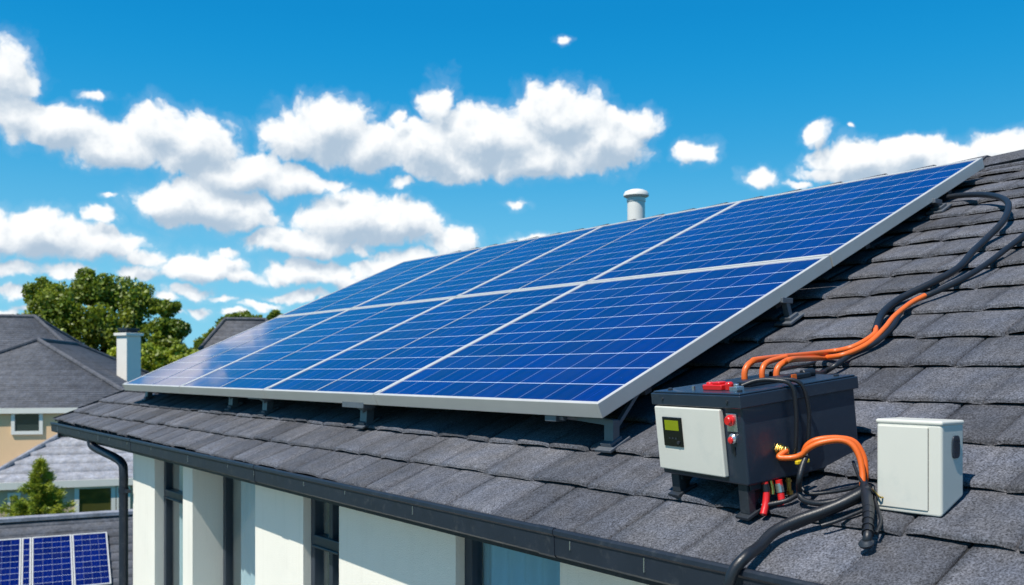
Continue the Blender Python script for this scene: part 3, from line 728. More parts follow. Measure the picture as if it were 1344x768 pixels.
for px, py, st, lab in ((803, 584, 0, "dark mounting bracket with curved stay under the near bottom corner of the array"),
                        (481, 556, 1, "dark mounting bracket under the first panel joint of the array's lower edge"),
                        (351, 541, 1, "dark mounting bracket with wide arm, third along the array's lower edge"),
                        (306, 534, 1, "small dark mounting bracket, fourth along the array's lower edge"),
                        (195, 522, 1, "dark mounting bracket at the far bottom corner of the array"),
                        (1036, 420, 2, "dark bracket leg under the near edge of the lower panel, above the orange cables"),
                        (1256, 272, 2, "dark bracket leg under the near edge of the upper panel, beside the looped cable")):
    bracket(px, py, lab, st)

# ------------------------------------------------------------------ battery box
BP = Vector((2.195, 1.720, -0.335))
BR = Euler((0, rad(-6.8), rad(-10.5)))
bat = tag(empty('battery_box', BP, BR), "dark navy battery box with white door and small green screen, standing on the tiles", 'battery box')
BM = Matrix.Translation(BP) @ BR.to_matrix().to_4x4()
BL, BW, BH = 0.455, 0.41, 0.232
def bw(x, y, z): return BM @ Vector((x, y, z))
def battery():
    mb = MB(); mb.box((0, 0, 0), (BL, BW, BH)); mb.build('body', M['box'], bat, 0.006, 3)
    mb = MB(); mb.box((-0.012, -0.010, BH-0.004), (BL+0.010, BW+0.012, BH+0.034)); mb.box((-0.006, -0.005, BH+0.034), (BL+0.004, BW+0.006, BH+0.040))
    lid = mb.build('lid', M['box'], bat, 0.004, 3)
    for x, y in ((0.03,0.035),(0.03,BW-0.04),(BL-0.04,0.03),(BL-0.04,BW-0.04)):
        mb = MB(); mb.lathe([(0.008,0),(0.008,0.006),(0.004,0.008)], (x,y,BH+0.039), seg=8); mb.build('lid_bolt', M['dark'], lid)
    for y in (0.045, BW-0.05): mb = MB(); mb.lathe([(0.005,0),(0.005,0.004)], (-0.012,y,BH+0.016), (-1,0,0), 10); mb.build('lid_bolt', M['dark'], lid)
    # white door on the front
    mb = MB(); mb.box((-0.018, 0.080, 0.020), (0.0, 0.402, BH-0.008)); door = mb.build('door', M['white'], bat, 0.004, 3)
    mb = MB(); mb.box((-0.0225, 0.262, 0.098), (-0.0175, 0.360, BH-0.040)); mb.build('display_bezel', M['bezel'], door, 0.002)
    mb = MB(); mb.box((-0.0236, 0.276, 0.150), (-0.0222, 0.346, BH-0.050)); sc = mb.build('display', M['lcd'], door)
    for k in range(3): mb = MB(); mb.box((-0.0240, 0.290+k*0.016, 0.122), (-0.0222, 0.298+k*0.016, 0.127)); mb.build('display_key', M['dark'], door)
    mb = MB(); mb.lathe([(0.006,0),(0.006,0.004)], (-0.0222, 0.282, 0.112), (-1,0,0), 12); mb.build('display_knob', M['dark'], door)
    
    # push button and indicator beside the door
    mb = MB(); mb.box((-0.004, 0.022, 0.158), (0, 0.066, 0.212)); mb.build('button_plate', M['steel'], bat, 0.001)
    mb = MB(); mb.lathe([(0.017,0),(0.017,0.006),(0.0135,0.008),(0.0135,0.014),(0.011,0.017)], (-0.004, 0.045, 0.192), (-1,0,0), 24); mb.build('push_button', M['red'], bat)
    mb = MB(); mb.lathe([(0.0155,0),(0.0155,0.006),(0.012,0.010),(0.010,0.012)], (0, 0.045, 0.138), (-1,0,0), 24); il = mb.build('indicator_lamp', M['steel'], bat)
    mb = MB(); mb.lathe([(0.0105,0),(0.0095,0.004),(0.004,0.006)], (-0.0115, 0.045, 0.134), (-1,0,0), 20); mb.build('lamp_lens', M['red'], il)
    mb = MB(); mb.box((-0.003, 0.041, 0.088), (0, 0.049, 0.112)); mb.build('key_slot', M['black'], bat)
    # cable gland and valve on the side
    mb = MB(); mb.lathe([(0.021,0),(0.021,0.006),(0.0165,0.007),(0.0165,0.016),(0.012,0.018),(0.012,0.032),(0.0085,0.034)], (0.125, 0, 0.088), (0.15,-1,0), 6); mb.build('cable_gland', M['brass'], bat, 0.001)
    mb = MB(); mb.lathe([(0.010,0),(0.010,0.018),(0.007,0.020),(0.007,0.034)], (0.165, 0, 0.058), (0,-1,0), 16); mb.lathe([(0.008,-0.022),(0.008,0.022)], (0.165,-0.022,0.056), (1,0,-0.2), 12); vl = mb.build('valve', M['brass'], bat)
    mb = MB(); mb.box((0.155, -0.042, 0.040), (0.205, -0.030, 0.052)); mb.build('valve_handle', M['yellow'], vl, 0.003)
    # lid fittings
    z = BH+0.039
    mb = MB(); mb.box((0.045, 0.135, z), (0.085, 0.225, z+0.018)); mb.box((0.05, 0.150, z+0.018), (0.08, 0.185, z+0.026)); mb.lathe([(0.013,0),(0.013,0.022),(0.008,0.026)], (0.06,0.115,z), seg=16); mb.lathe([(0.012,0),(0.012,0.02)], (0.065,0.21,z+0.004), seg=16)
    mb.build('positive_terminal', M['red'], bat, 0.003)
    mb = MB(); mb.box((0.05, 0.070, z), (0.078, 0.105, z+0.012)); mb.lathe([(0.009,0),(0.009,0.02)], (0.064,0.088,z), seg=6); mb.build('terminal_lug', M['steel'], bat, 0.001)
    mb = MB(); mb.lathe([(0.006,0),(0.006,0.014)], (0.04,0.262,z), seg=6); mb.build('lid_stud', M['steel'], bat)
    mb = MB(); mb.box((0.13, 0.105, z), (0.385, 0.165, z+0.017)); mb.lathe([(0.014,-0.03),(0.014,0.02)], (0.40,0.13,z+0.012), (1,0,0), 14); mb.build('terminal_cover', M['black'], bat, 0.004)
    mb = MB(); mb.box((0.11, 0.175, z), (0.36, 0.31, z+0.008)); mb.build('rubber_mat', M['black'], bat, 0.003)
    mb = MB(); mb.box((0.30, 0.099, z+0.001), (0.318, 0.105, z+0.019)); mb.build('warning_tab', M['orange'], bat)
    # legs down to the tiles
    def leg(x, y):
        p = bw(x, y, 0); gap = p.z - roofz(p.x) - 0.022
        mb = MB()
        a = -gap/ math.cos(rad(7.5))
        if gap > 0.03:
            mb.box((x-0.014, y-0.020, a+0.006), (x+0.014, y+0.020, 0.0)); mb.box((x-0.006, y-0.026, -0.02), (x+0.055, y+0.026, 0.0))
            mb.bar((x+0.05, y, -0.004), (x+0.008, y, a*0.8), 0.03, 0.012, Vector((0,1,0)))
            rm = Matrix.Translation((x, y, a+0.004)) @ Matrix.Rotation(-rad(19), 4, 'Y')
            mb.box((-0.030, -0.028, -0.004), (0.055, 0.028, 0.006), rm)
        else: mb.box((x-0.02, y-0.025, min(a, -0.012)), (x+0.02, y+0.025, 0.0))
        mb.build('leg', M['dark'], bat, 0.002)
    for y in (0.040, 0.365): leg(0.025, y)
    for y in (0.05, 0.35): leg(0.24, y)
    # hoses under the front corner
    def hose(name, pts, r, m_):
        MB().tube(pts, r, 12, 0.006).build(name, M[m_], bat)
    hose('drain_hose', [(0.070,0.010,0.0),(0.070,0.006,-0.03),(0.058,0.0,-0.062),(0.040,-0.006,-0.090)], 0.0105, 'red')
    hose('drain_hose', [(0.112,-0.004,0.0),(0.112,-0.008,-0.04),(0.104,-0.016,-0.070),(0.080,-0.022,-0.086)], 0.0105, 'red')
    hose('hose_sleeve', [(0.092,0.008,0.0),(0.092,0.004,-0.026),(0.090,0.002,-0.040)], 0.0065, 'brass')
    hose('hose_sleeve', [(0.112,-0.003,-0.010),(0.112,-0.007,-0.036)], 0.0120, 'steel')
    hose('hose_sleeve', [(0.070,0.009,-0.006),(0.070,0.006,-0.026)], 0.0120, 'black')
    hose('drain_valve', [(0.15,-0.004,0.0),(0.15,-0.004,-0.02),(0.15,-0.004,-0.045)], 0.0065, 'brass')
    mb = MB(); mb.lathe([(0.010,0),(0.010,0.012)], (0.15,-0.004,-0.05), seg=8); mb.build('valve_nut', M['brass'], bat)
    mb = MB(); mb.lathe([(0.009,0),(0.009,0.006)], (0.15,-0.004,-0.012), seg=8); mb.build('valve_nut', M['brass'], bat)
battery()

# ------------------------------------------------------------------ white equipment box
EX, EYa, EYb = 2.33, yon(1236, 2.33), yon(1150, 2.33)
eb = tag(empty('equipment_box', (EX, EYa, -0.378)), "small white plastic equipment box standing on the tiles beside the battery box", 'equipment box')
def equipment():
    D, Wd, Ht = 0.115, EYb-EYa, 0.240; rise = D*ROOF_T*0.86
    mb = MB()
    mb.add([(0,0,0),(D,0,rise),(D,Wd,rise),(0,Wd,0),(0,0,Ht),(D,0,Ht),(D,Wd,Ht),(0,Wd,Ht)], [(0,3,2,1),(4,5,6,7),(0,1,5,4),(1,2,6,5),(2,3,7,6),(3,0,4,7)])
    mb.build('body', M['white'], eb, 0.008, 4)
    mb = MB(); mb.box((-0.0022, -0.002, Ht-0.004), (D+0.002, Wd+0.002, Ht+0.009)); mb.build('lid', M['white'], eb, 0.006, 4)
    mb = MB(); mb.box((-0.0030, 0.036, 0.014), (0.0005, Wd-0.006, Ht-0.009)); dr = mb.build('door', M['white'], eb, 0.0025, 2)
    mb = MB(); mb.box((-0.0012, 0.0348, 0.016), (0.0005, 0.0362, Ht-0.011)); mb.build('door_seal', M['black'], dr)
    # dark oval vent cover on the near side
    mb = MB(); pts = []
    for i in range(28):
        a = 2*math.pi*i/28; cx_, cz = math.cos(a), math.sin(a); e_ = 0.55
        pts.append((D*0.60 + 0.019*math.copysign(abs(cx_)**e_, cx_), 0, Ht-0.060 + 0.030*math.copysign(abs(cz)**e_, cz)))
    mb.prism(pts, [[Vector((p[0], 0.002, p[2])) for p in pts], [Vector((p[0], -0.004, p[2])) for p in pts]])
    vc = mb.build('vent_cover', M['frame'], eb, 0.001)
    mb = MB()
    for k in range(5): mb.box((D*0.60-0.012, -0.0055, Ht-0.078+k*0.009), (D*0.60+0.012, -0.0035, Ht-0.0755+k*0.009))
    mb.build('vent_slat', M['dark'], vc)
    for y in (0.02, Wd-0.03):
        mb = MB(); mb.box((0.012, y, -0.03), (0.035, y+0.02, 0.02)); mb.build('foot', M['dark'], eb, 0.002)
        mb = MB(); mb.box((D-0.03, y, rise-0.03), (D-0.01, y+0.02, rise+0.01)); mb.build('foot', M['dark'], eb, 0.002)
equipment()

# ------------------------------------------------------------------ cables
def cable(name, pts, r, m_, label, cat='cable', group=None, loc=None, **kw):
    o = Vector(pts[0]); mb = MB().tube([Vector(p)-o for p in pts], r, kw.get('seg', 14), kw.get('step', 0.012))
    ob = mb.build(name, M[m_], None, loc=o)
    return tag(ob, label, cat, group), o
def sleeve(parent, o, pts, r, m_, name='sleeve'):
    MB().tube([Vector(p)-o for p in pts], r, 14, 0.012).build(name, M[m_], parent)
TT = 0.026
def rp(lst, r): return [onroof(x, y, TT + r*0.9 + (z if z else 0)) for x, y, *zz in lst for z in [zz[0] if zz else 0]]
zl = BH+0.04
# long looped black cable with orange end
up = rp([(1165,283),(1205,270),(1250,258,.01),(1295,256,.02),(1322,265,.03),(1318,288,.02),(1296,312),(1277,330),(1257,352),(1222,372),(1180,393),(1158,412),(1149,434)], 0.016)
c, o = cable('cable', up, 0.0150, 'black', "thick black cable looping from under the upper panels, ending in orange", group='cables running up the roof')
orr = [onroof(1150,430,.045), onroof(1146,440,.046), onroof(1118,456,.047), onroof(1080,463,.055)]
sleeve(c, o, orr[:-1] + [onroof(1080,463,.06), bw(0.37,0.30,zl+0.062), bw(0.31,0.29,zl+0.058), bw(0.275,0.285,zl+0.036), bw(0.268,0.285,zl-0.004)], 0.0105, 'orange', 'orange_tail')
c, o = cable('cable', rp([(1385,276),(1344,309),(1322,326),(1290,350),(1256,370),(1226,384),(1208,391)], 0.013), 0.0125, 'black', "black cable from the right roof edge changing to an orange tail", group='cables running up the roof')
sleeve(c, o, [onroof(1214,388,.041), onroof(1195,398,.044), onroof(1174,415,.047), onroof(1160,432,.048), onroof(1138,452,.046), onroof(1106,466,.05), onroof(1076,470,.055), bw(0.42,0.21,zl+0.054), bw(0.365,0.198,zl+0.050), bw(0.330,0.195,zl+0.032), bw(0.322,0.195,zl-0.004)], 0.0105, 'orange', 'orange_tail')
cable('cable', [bw(0.300,0.235,zl-0.004), bw(0.302,0.236,zl+0.026), bw(0.318,0.24,zl+0.047), bw(0.35,0.25,zl+0.055), bw(0.40,0.262,zl+0.058), bw(0.44,0.268,zl+0.060)], 0.0095, 'orange', "short orange cable stub rising from the battery lid between two longer ones", group='cables running up the roof')
cable('cable', rp([(1205,392),(1186,404),(1170,430),(1150,449),(1118,465),(1096,480),(1078,490)], 0.012) + [bw(0.41,0.13,zl+0.012)], 0.0105, 'black', "thin black cable running under the orange ones to the battery lid", group='cables running up the roof')
cable('cable', rp([(1176,412),(1165,434),(1140,452),(1100,466),(1062,478)], 0.008) + [bw(0.38,0.26,zl+0.02), bw(0.36,0.26,zl)], 0.007, 'black', "thinnest black wire on the tiles behind the battery lid", group='cables running up the roof')
# pair of thin black cables over the battery's side
for k, (xx, x1, lab) in enumerate(((0.150, 0.185, "thin black cable drooping down the battery side, nearer the door"), (0.175, 0.235, "thin black cable drooping down the battery side, farther from the door"))):
    cable('cable', [bw(0.085,0.088,zl+0.010), bw(0.12,0.06,zl+0.022), bw(xx,0.015,zl+0.020), bw((xx+x1)/2+.01,-0.022,zl+0.002), bw(x1,-0.024,BH-0.03), bw(x1,-0.018,BH*0.6), bw(x1-0.004,-0.012,BH*0.36), bw(x1-0.002,0.004,BH*0.22)], 0.0065, 'black', lab, group='black cables on the battery side')
# orange pair from the gland to the white box
gl = bw(0.13, -0.030, 0.088); dg = gl.dot(FW)
def lp(lst, d0, d1):
    n = len(lst); return [at(x, y, d0 + (d1-d0)*i/(n-1)) for i, (x, y) in enumerate(lst)]
c, o = cable('cable', [gl] + lp([(1022,600),(1038,601),(1052,597),(1062,588),(1078,581),(1102,578),(1118,584),(1128,600),(1132,620),(1132,638)], dg-0.01, 2.60), 0.0085, 'orange', "orange cable arching from the brass gland to the white box", group='orange cables between the boxes', step=0.006)
sleeve(c, o, lp([(1048,599),(1059,595)], dg-0.028, dg-0.032), 0.0115, 'steel', 'ferrule')
cable('cable', lp([(1054,596),(1060,584),(1074,577),(1100,575),(1121,580),(1133,598),(1136,618),(1135,640)], dg-0.02, 2.625), 0.0085, 'orange', "second orange arch just above the first, starting at the steel ferrule", group='orange cables between the boxes', step=0.006)
cable('cable', lp([(1058,600),(1053,612),(1049,630)], dg-0.035, dg-0.06) + rp([(1049,645,.02),(1054,656,.004),(1076,661),(1105,655,.004),(1130,642,.02),(1142,639,.03)], 0.009), 0.0085, 'black', "black cable dropping from the ferrule and looping along the tiles to the white box", group='black cables between the boxes')
cable('cable', rp([(1000,664),(1030,658),(1046,650)], 0.010) , 0.0075, 'black', "short black cable stub on the tiles beside the battery's hoses", group='black cables between the boxes')
# thick black conduit to the gutter
pts = rp([(1143,641,.03),(1128,649,.02),(1105,661,.01),(1078,672,.004),(1044,684,.002),(1016,698,.002),(996,718,.004)], 0.019)
ly = yon(972, 1.98)
pts += [Vector((xe(ly)-0.020, ly-0.005, -0.490)), Vector((xe(ly)-0.058, ly+0.012, -0.535)), Vector((xe(ly)-0.066, ly+0.022, -0.62)), Vector((xe(ly)-0.066, ly+0.03, -0.85)), Vector((xe(ly)-0.03, ly+0.04, -1.4))]
cable('conduit', pts, 0.0158, 'black', "thick black conduit curving over the tiles and gutter edge", cat='conduit', group='black cables between the boxes')
cable('cable', rp([(1140,646,.02),(1124,657,.008),(1100,668,.002),(1070,680,0),(1036,694,-.004)], 0.010), 0.0095, 'black', "black cable lying along the lower side of the thick conduit", group='black cables between the boxes')
for pts_, r_, lab in (([(1052,640,.02),(1062,648,.006),(1090,646,.004),(1118,641,.012),(1138,632,.03)], 0.0055, "thin black wire on the tiles just above the looping cable between the boxes"),
                      ([(1120,606,.06),(1124,618,.05),(1131,632,.04),(1140,640,.03)], 0.0045, "thinnest black wire hanging beside the orange arches"),
                      ([(1148,655,.01),(1136,668,0),(1118,676,0),(1098,684,0),(1078,690,0)], 0.0055, "thin black wire trailing from the rubber boot towards the gutter"),
                      ([(1146,640,.03),(1150,660,.008),(1156,684,0),(1150,700,0)], 0.005, "short black wire hanging under the white box's near corner")):
    cable('wire', rp(pts_, r_), r_, 'black', lab, cat='wire', group='thin black wires between the boxes')
# rubber boot hanging at the white box
p0 = onroof(1134, 636, 0.075); p1 = onroof(1140, 668, 0.06); p2 = onroof(1139, 700, 0.05); p3 = onroof(1137, 714, 0.03)
c, o = cable('cable_boot', [p0, p1, p2, p3], lambda t: 0.0115 + 0.004*math.sin(min(1, t*1.4)*math.pi), 'black', "ribbed black rubber boot below the orange cables at the white box", cat='cable boot', step=0.004)
MB().lathe([(0.018, -0.004), (0.020, 0.003), (0.016, 0.008), (0.012, 0.012)], p3-o, ROOF_N, 20).build('base_flange', M['dark'], c)
mb = MB()
for k in range(5):
    q = p1 + (p2-p1)*(k/4.0); mb.lathe([(0.0158, -0.002), (0.0158, 0.002)], q-o, (p1-p2), 16)
mb.build('rib', M['black'], c)
cable('wire', [onroof(1136,640,.06), onroof(1146,643,.065), onroof(1154,652,.06), onroof(1160,653,.05)], 0.0024, 'brass', "tiny brass-coloured wire end poking from the cable bunch at the white box", cat='wire')

# ------------------------------------------------------------------ neighbours
def hip_roof(parent, a, b, z0, rise, m_, n=14, butt=0.035, gable=False, name='roof', cx=0, cy=0):
    """stepped courses; long half-size a along local x, half-size b along y"""
    V = []; F = []; T = []; rnd = random.Random(int(a*100+b*10+n))
    def loop(t, z):
        ax = a if gable else a - b*t
        i = len(V); w = b*(1-t)
        for sx, sy in ((-1,-1),(1,-1),(1,1),(-1,1)): V.append((cx+sx*ax, cy+sy*w, z))
        return i
    first = None
    for k in range(n):
        t0, t1 = k/n, (k+1)/n
        p = loop(t0, z0 + rise*t0 + butt); q = loop(t1, z0 + rise*t1)
        lo = loop(t0, z0 + rise*t0)
        for i in range(4):
            j = (i+1) % 4; F.append((p+i, p+j, q+j, q+i)); F.append((lo+i, lo+j, p+j, p+i))
        tone = rnd.uniform(0.9, 1.1); T += [tone]*12
    lo = loop(0, z0-0.02); F.append((lo+3, lo+2, lo+1, lo)); T += [1]*4
    r = mesh_raw(name, V, F, m_, parent, T)
    # hip and ridge caps
    mb = MB(); ax = a if gable else a-b
    mb.tube([(cx-ax, cy, z0+rise+.02), (cx+ax+.001, cy, z0+rise+.02)], 0.09, 8, spline=False)
    if not gable:
        for sx in (-1, 1):
            for sy in (-1, 1): mb.tube([(cx+sx*a, cy+sy*b, z0+.04), (cx+sx*ax, cy, z0+rise+.03)], 0.08, 8, spline=False)
    set_tone(mb.build('ridge_cap', m_, r), 1.05)
    return r
def fascia(parent, a, b, z, m_, h=0.2, cx=0, cy=0, name='fascia_board'):
    mb = MB(); t = 0.04
    mb.box((cx-a-t, cy-b-t, z-h), (cx+a+t, cy-b, z)); mb.box((cx-a-t, cy+b, z-h), (cx+a+t, cy+b+t, z))
    mb.box((cx-a-t, cy-b, z-h), (cx-a, cy+b, z)); mb.box((cx+a, cy-b, z-h), (cx+a+t, cy+b, z)); return mb.build(name, m_, parent)
def wallx(parent, px, py, y):
    """where a sight line meets the house wall facing local -y"""
    mw = Matrix.Translation(parent.location) @ Euler(parent.rotation_euler).to_matrix().to_4x4(); inv = mw.inverted()
    o = inv @ Vector((0,0,0)); d = inv.to_3x3() @ ray(px, py); t = (y-o.y)/d.y; return o + d*t
def house_window(parent, x0, x1, z0, z1, y, pane, fr=0.09, mull=0):
    """window in a wall facing local -y at depth y"""
    mb = MB(); mb.box((x0-fr, y-0.06, z0-fr), (x0, y+0.02, z1+fr)); mb.box((x1, y-0.06, z0-fr), (x1+fr, y+0.02, z1+fr)); mb.box((x0, y-0.06, z1), (x1, y+0.02, z1+fr)); mb.box((x0, y-0.06, z0-fr), (x1, y+0.02, z0))
    for k in range(mull): xm = x0 + (x1-x0)*(k+1)/(mull+1); mb.box((xm-.03, y-.055, z0), (xm+.03, y+.01, z1))
    w = mb.build('window', M['trim'], parent)
    mb = MB(); mb.box((x0, y-0.02, z0), (x1, y+0.01, z1)); mb.build('pane', M[pane], w)
def neighbour(name, label, r, f, yaw):
    p = W(r, f, GZ); return tag(empty(name, p, (0, 0, TH + rad(yaw))), label, 'house', 'neighbouring houses')

# two-storey house at the left
def house_a():
    # near wing: hip end towards us
    e = neighbour('neighbour_house', "beige two storey house at left with dark grey hip roofs and a white chimney", -16.6, 33.2, 12)
    hz = 4.86                                  # eave height above ground
    b = 4.35; a = 6.0
    # long axis runs away from the camera, so swap axes in a child-free way: local x is right
    V = []
    roof = hip_roof(e, a+1.0, b, hz, 2.2, M['far_tile'], 34, 0.010, cx=0, cy=0)
    roof.rotation_euler = (0, 0, rad(90)); roof.location = (0, 1.6, 0)
    fascia(e, b, a+1.0, hz+0.02, M['trim'], 0.16, 0, 1.6)
    mb = MB(); mb.box((-b+.1, -a+0.70, 0), (b-.1, a+2.1, hz-.1)); mb.build('wall', M['beige'], e)
    p, q = wallx(e, 20, 566, -a+0.70), wallx(e, 52, 543, -a+0.70); house_window(e, p.x, q.x, p.z, q.z, -a+0.70, 'pane', 0.10)
    house_window(e, 0.6, 2.2, 0.9, 2.2, -a+0.70, 'pane', 0.10, 1)
    # higher rear wing
    r2 = hip_roof(e, 7.0, 4.6, hz, 3.50, M['far_tile'], 40, 0.010, cx=-5.0, cy=8.2, name='rear_roof'); fascia(e, 7.0, 4.6, hz+.02, M['trim'], 0.16, -5.0, 8.2)
    mb = MB(); mb.box((-11.5, 4.1, 0), (1.5, 12.3, hz-.1)); mb.build('rear_wall', M['beige'], e)
    # chimney
    inv = (Matrix.Translation(e.location) @ Euler(e.rotation_euler).to_matrix().to_4x4()).inverted()
    c = inv @ W((169-CX)/FPX*33.5, 33.5, 0)
    zt = 6 + (HY-441)/FPX*33.5; cm = Matrix.Translation((c.x, c.y, 0)) @ Matrix.Rotation(rad(-12-32), 4, 'Z')
    mb = MB(); mb.box((-.29, -.29, 2.0), (.29, .29, zt), cm); mb.box((-.36, -.36, zt), (.36, .36, zt+.10), cm); ch = mb.build('chimney', M['trim'], e, 0.01)
    mb = MB(); mb.box((-.22, -.22, zt+.10), (.22, .22, zt+.18), cm); mb.box((-.27, -.27, zt+.18), (.27, .27, zt+.28), cm); mb.build('chimney_cap', M['gutter'], ch, 0.01)
house_a()
def house_b():
    e = neighbour('neighbour_bungalow', "low taupe bungalow with pale grey tiled hip roof behind the conifer", -11.2, 31.0, 20)
    hz = 2.84; a, b = 5.2, 3.6
    hip_roof(e, a, b, hz, 2.25, M['pale_tile'], 10, 0.085); fascia(e, a, b, hz+.03, M['trim'], 0.20)
    mb = MB(); mb.box((-a+.12, -b+.12, 0), (a-.12, b-.12, hz-.12)); mb.build('wall', M['taupe'], e)
    for x0, x1, y0, y1, pn, fr in ((104, 146, 640, 690, 'olive_pane', 0.12), (156, 168, 640, 690, 'pane', 0.06), (14, 24, 650, 690, 'pane', 0.07)):
        p, q = wallx(e, x0, y1, -b+.12), wallx(e, x1, y0, -b+.12); house_window(e, p.x, q.x, p.z, q.z, -b+.12, pn, fr)
house_b()
def far_houses():
    e = neighbour('far_house', "distant house with dark pointed roof peeking above the array's far corner", (322-CX)/FPX*48, 48, 12)
    hz = 5.6; hip_roof(e, 3.2, 2.2, hz, 3.05, M['far_tile'], 14, 0.02); fascia(e, 3.2, 2.2, hz+.02, M['trim'], .16)
    mb = MB(); mb.box((-2.9, -1.9, 0), (2.9, 1.9, hz-.1)); mb.build('wall', M['taupe'], e); house_window(e, -1.2, .2, 3.6, 4.8, -1.9, 'pane', .1, 1)
    e = neighbour('far_house', "distant house with pale roof just visible between the dark hip roof and the chimney", (108-CX)/FPX*44, 44, -20)
    hz = 5.0; hip_roof(e, 1.9, 1.7, hz, 2.05, M['pale_tile'], 12, 0.02); fascia(e, 1.9, 1.7, hz+.02, M['trim'], .16)
    mb = MB(); mb.box((-1.7, -1.5, 0), (1.7, 1.5, hz-.1)); mb.build('wall', M['beige'], e); house_window(e, -1.2, 0.0, 3.5, 4.5, -1.5, 'pane', .1, 1)
far_houses()

def garage():
    # low pitched roof at lower left with its own small panels
    f0 = 20.0
    pr = at(172, 673, f0); yaw = rad(27); d_ = RT*math.cos(yaw) + FW*math.sin(yaw)
    pl = pr - d_*6.5; L = 6.5 + 2.2
    e = tag(empty('garage', Vector((pl.x, pl.y, GZ)), (0, 0, TH + yaw)), "low garage with dark grey tiled roof at the lower left, carrying small panels", 'garage')
    zr = pr.z - GZ; sl_ = 0.60; D = 3.0
    V = []; F = []; T = []; n = 14; rnd = random.Random(2)
    for s in (-1, 1):
        for k in range(n):
            d0, d1 = D*k/n, D*(k+1)/n; b_ = len(V)
            z0, z1 = zr - sl_*d0, zr - sl_*d1 + 0.035
            for p in ((0, s*d0, z0), (L, s*d0, z0), (L, s*d1, z1), (0, s*d1, z1), (L, s*d1, z1-.04), (0, s*d1, z1-.04)): V.append(p)
            q = [(b_, b_+3, b_+2, b_+1), (b_+3, b_+5, b_+4, b_+2)] if s < 0 else [(b_, b_+1, b_+2, b_+3), (b_+3, b_+2, b_+4, b_+5)]
            F += q; T += [rnd.uniform(.9, 1.1)]*6
    rf = mesh_raw('roof', V, F, M['far_tile'], e, T)
    mb = MB(); mb.bar((-.02, 0, zr+.02), (L+.02, 0, zr+.02), 0.34, 0.07); set_tone(mb.build('ridge_cap', M['pale_tile'], rf), 1.0)
    mb = MB(); zw = zr - sl_*D + .1
    mb.box((.2, -D+.3, 0), (L-.2, D-.3, zw)); 
    for x in (.2, L-.2-.2): mb.add([(x,-D+.3,zw),(x,D-.3,zw),(x,0,zr-.12),(x+.2,-D+.3,zw),(x+.2,D-.3,zw),(x+.2,0,zr-.12)], [(0,2,1),(3,4,5),(0,1,4,3),(1,2,5,4),(2,0,3,5)])
    mb.build('wall', M['taupe'], e)
    # panels on the slope facing us
    mw = Matrix.Translation(e.location) @ Euler(e.rotation_euler).to_matrix().to_4x4(); inv = mw.inverted()
    def slope(px, py):   # sight line onto the garage slope (local)
        o = inv @ Vector((0,0,0)); d = inv.to_3x3() @ ray(px, py)
        # z = zr + sl_*y  (y negative towards us)
        t = (zr + 0.09 + sl_*o.y - o.z)/(d.z - sl_*d.y); return o + d*t
    tl, tr = slope(0, 707), slope(141, 698); br = slope(157, 764)
    ytop = (tl.y+tr.y)/2; length = (ytop - br.y)
    xs = [slope(px, 702).x for px in (-22, 28.5, 41.5, 94, 141)]
    labs = ["small blue solar panel at the left edge on the garage roof", "narrow blue solar panel strip on the garage roof",
            "middle full-width small solar panel on the garage roof", "rightmost small solar panel on the garage roof, nearest the downpipe"]
    ang = math.atan(sl_)
    for i in range(4):
        w = xs[i+1]-xs[i]-0.012
        p = mw @ Vector((xs[i]+0.006, br.y, zr + sl_*br.y + 0.05))
        t = tag(empty('solar_panel', p, (0, 0, TH+yaw)), labs[i], 'solar panel', 'small solar panels on the garage roof')
        R_ = Matrix.Rotation(ang, 4, 'X'); Ls = length/math.cos(ang); fw = .026
        mb = MB()
        for lo, hi in (((0,0,0),(fw,Ls,.04)), ((w-fw,0,0),(w,Ls,.04)), ((fw,0,0),(w-fw,fw,.04)), ((fw,Ls-fw,0),(w-fw,Ls,.04))): mb.box(lo, hi, R_)
        mb.build('frame', M['alu'], t)
        me = bpy.data.meshes.new('cell_sheet'); me.from_pydata([R_ @ Vector(q) for q in ((fw,fw,.036),(w-fw,fw,.036),(w-fw,Ls-fw,.036),(fw,Ls-fw,.036))], [], [(0,1,2,3)])
        cu = me.uv_layers.new(name='cells'); mu = me.uv_layers.new(name='metres'); nc = max(1, round(w/0.17)); nr = max(2, round(Ls/0.17))
        for l, (a_, b_) in zip(range(4), ((0,0),(1,0),(1,1),(0,1))):
            cu.data[l].uv = (a_*nc, b_*nr); mu.data[l].uv = (a_*w+i, b_*Ls)
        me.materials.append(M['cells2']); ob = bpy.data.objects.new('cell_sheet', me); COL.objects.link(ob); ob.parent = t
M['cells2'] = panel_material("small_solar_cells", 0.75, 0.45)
garage()

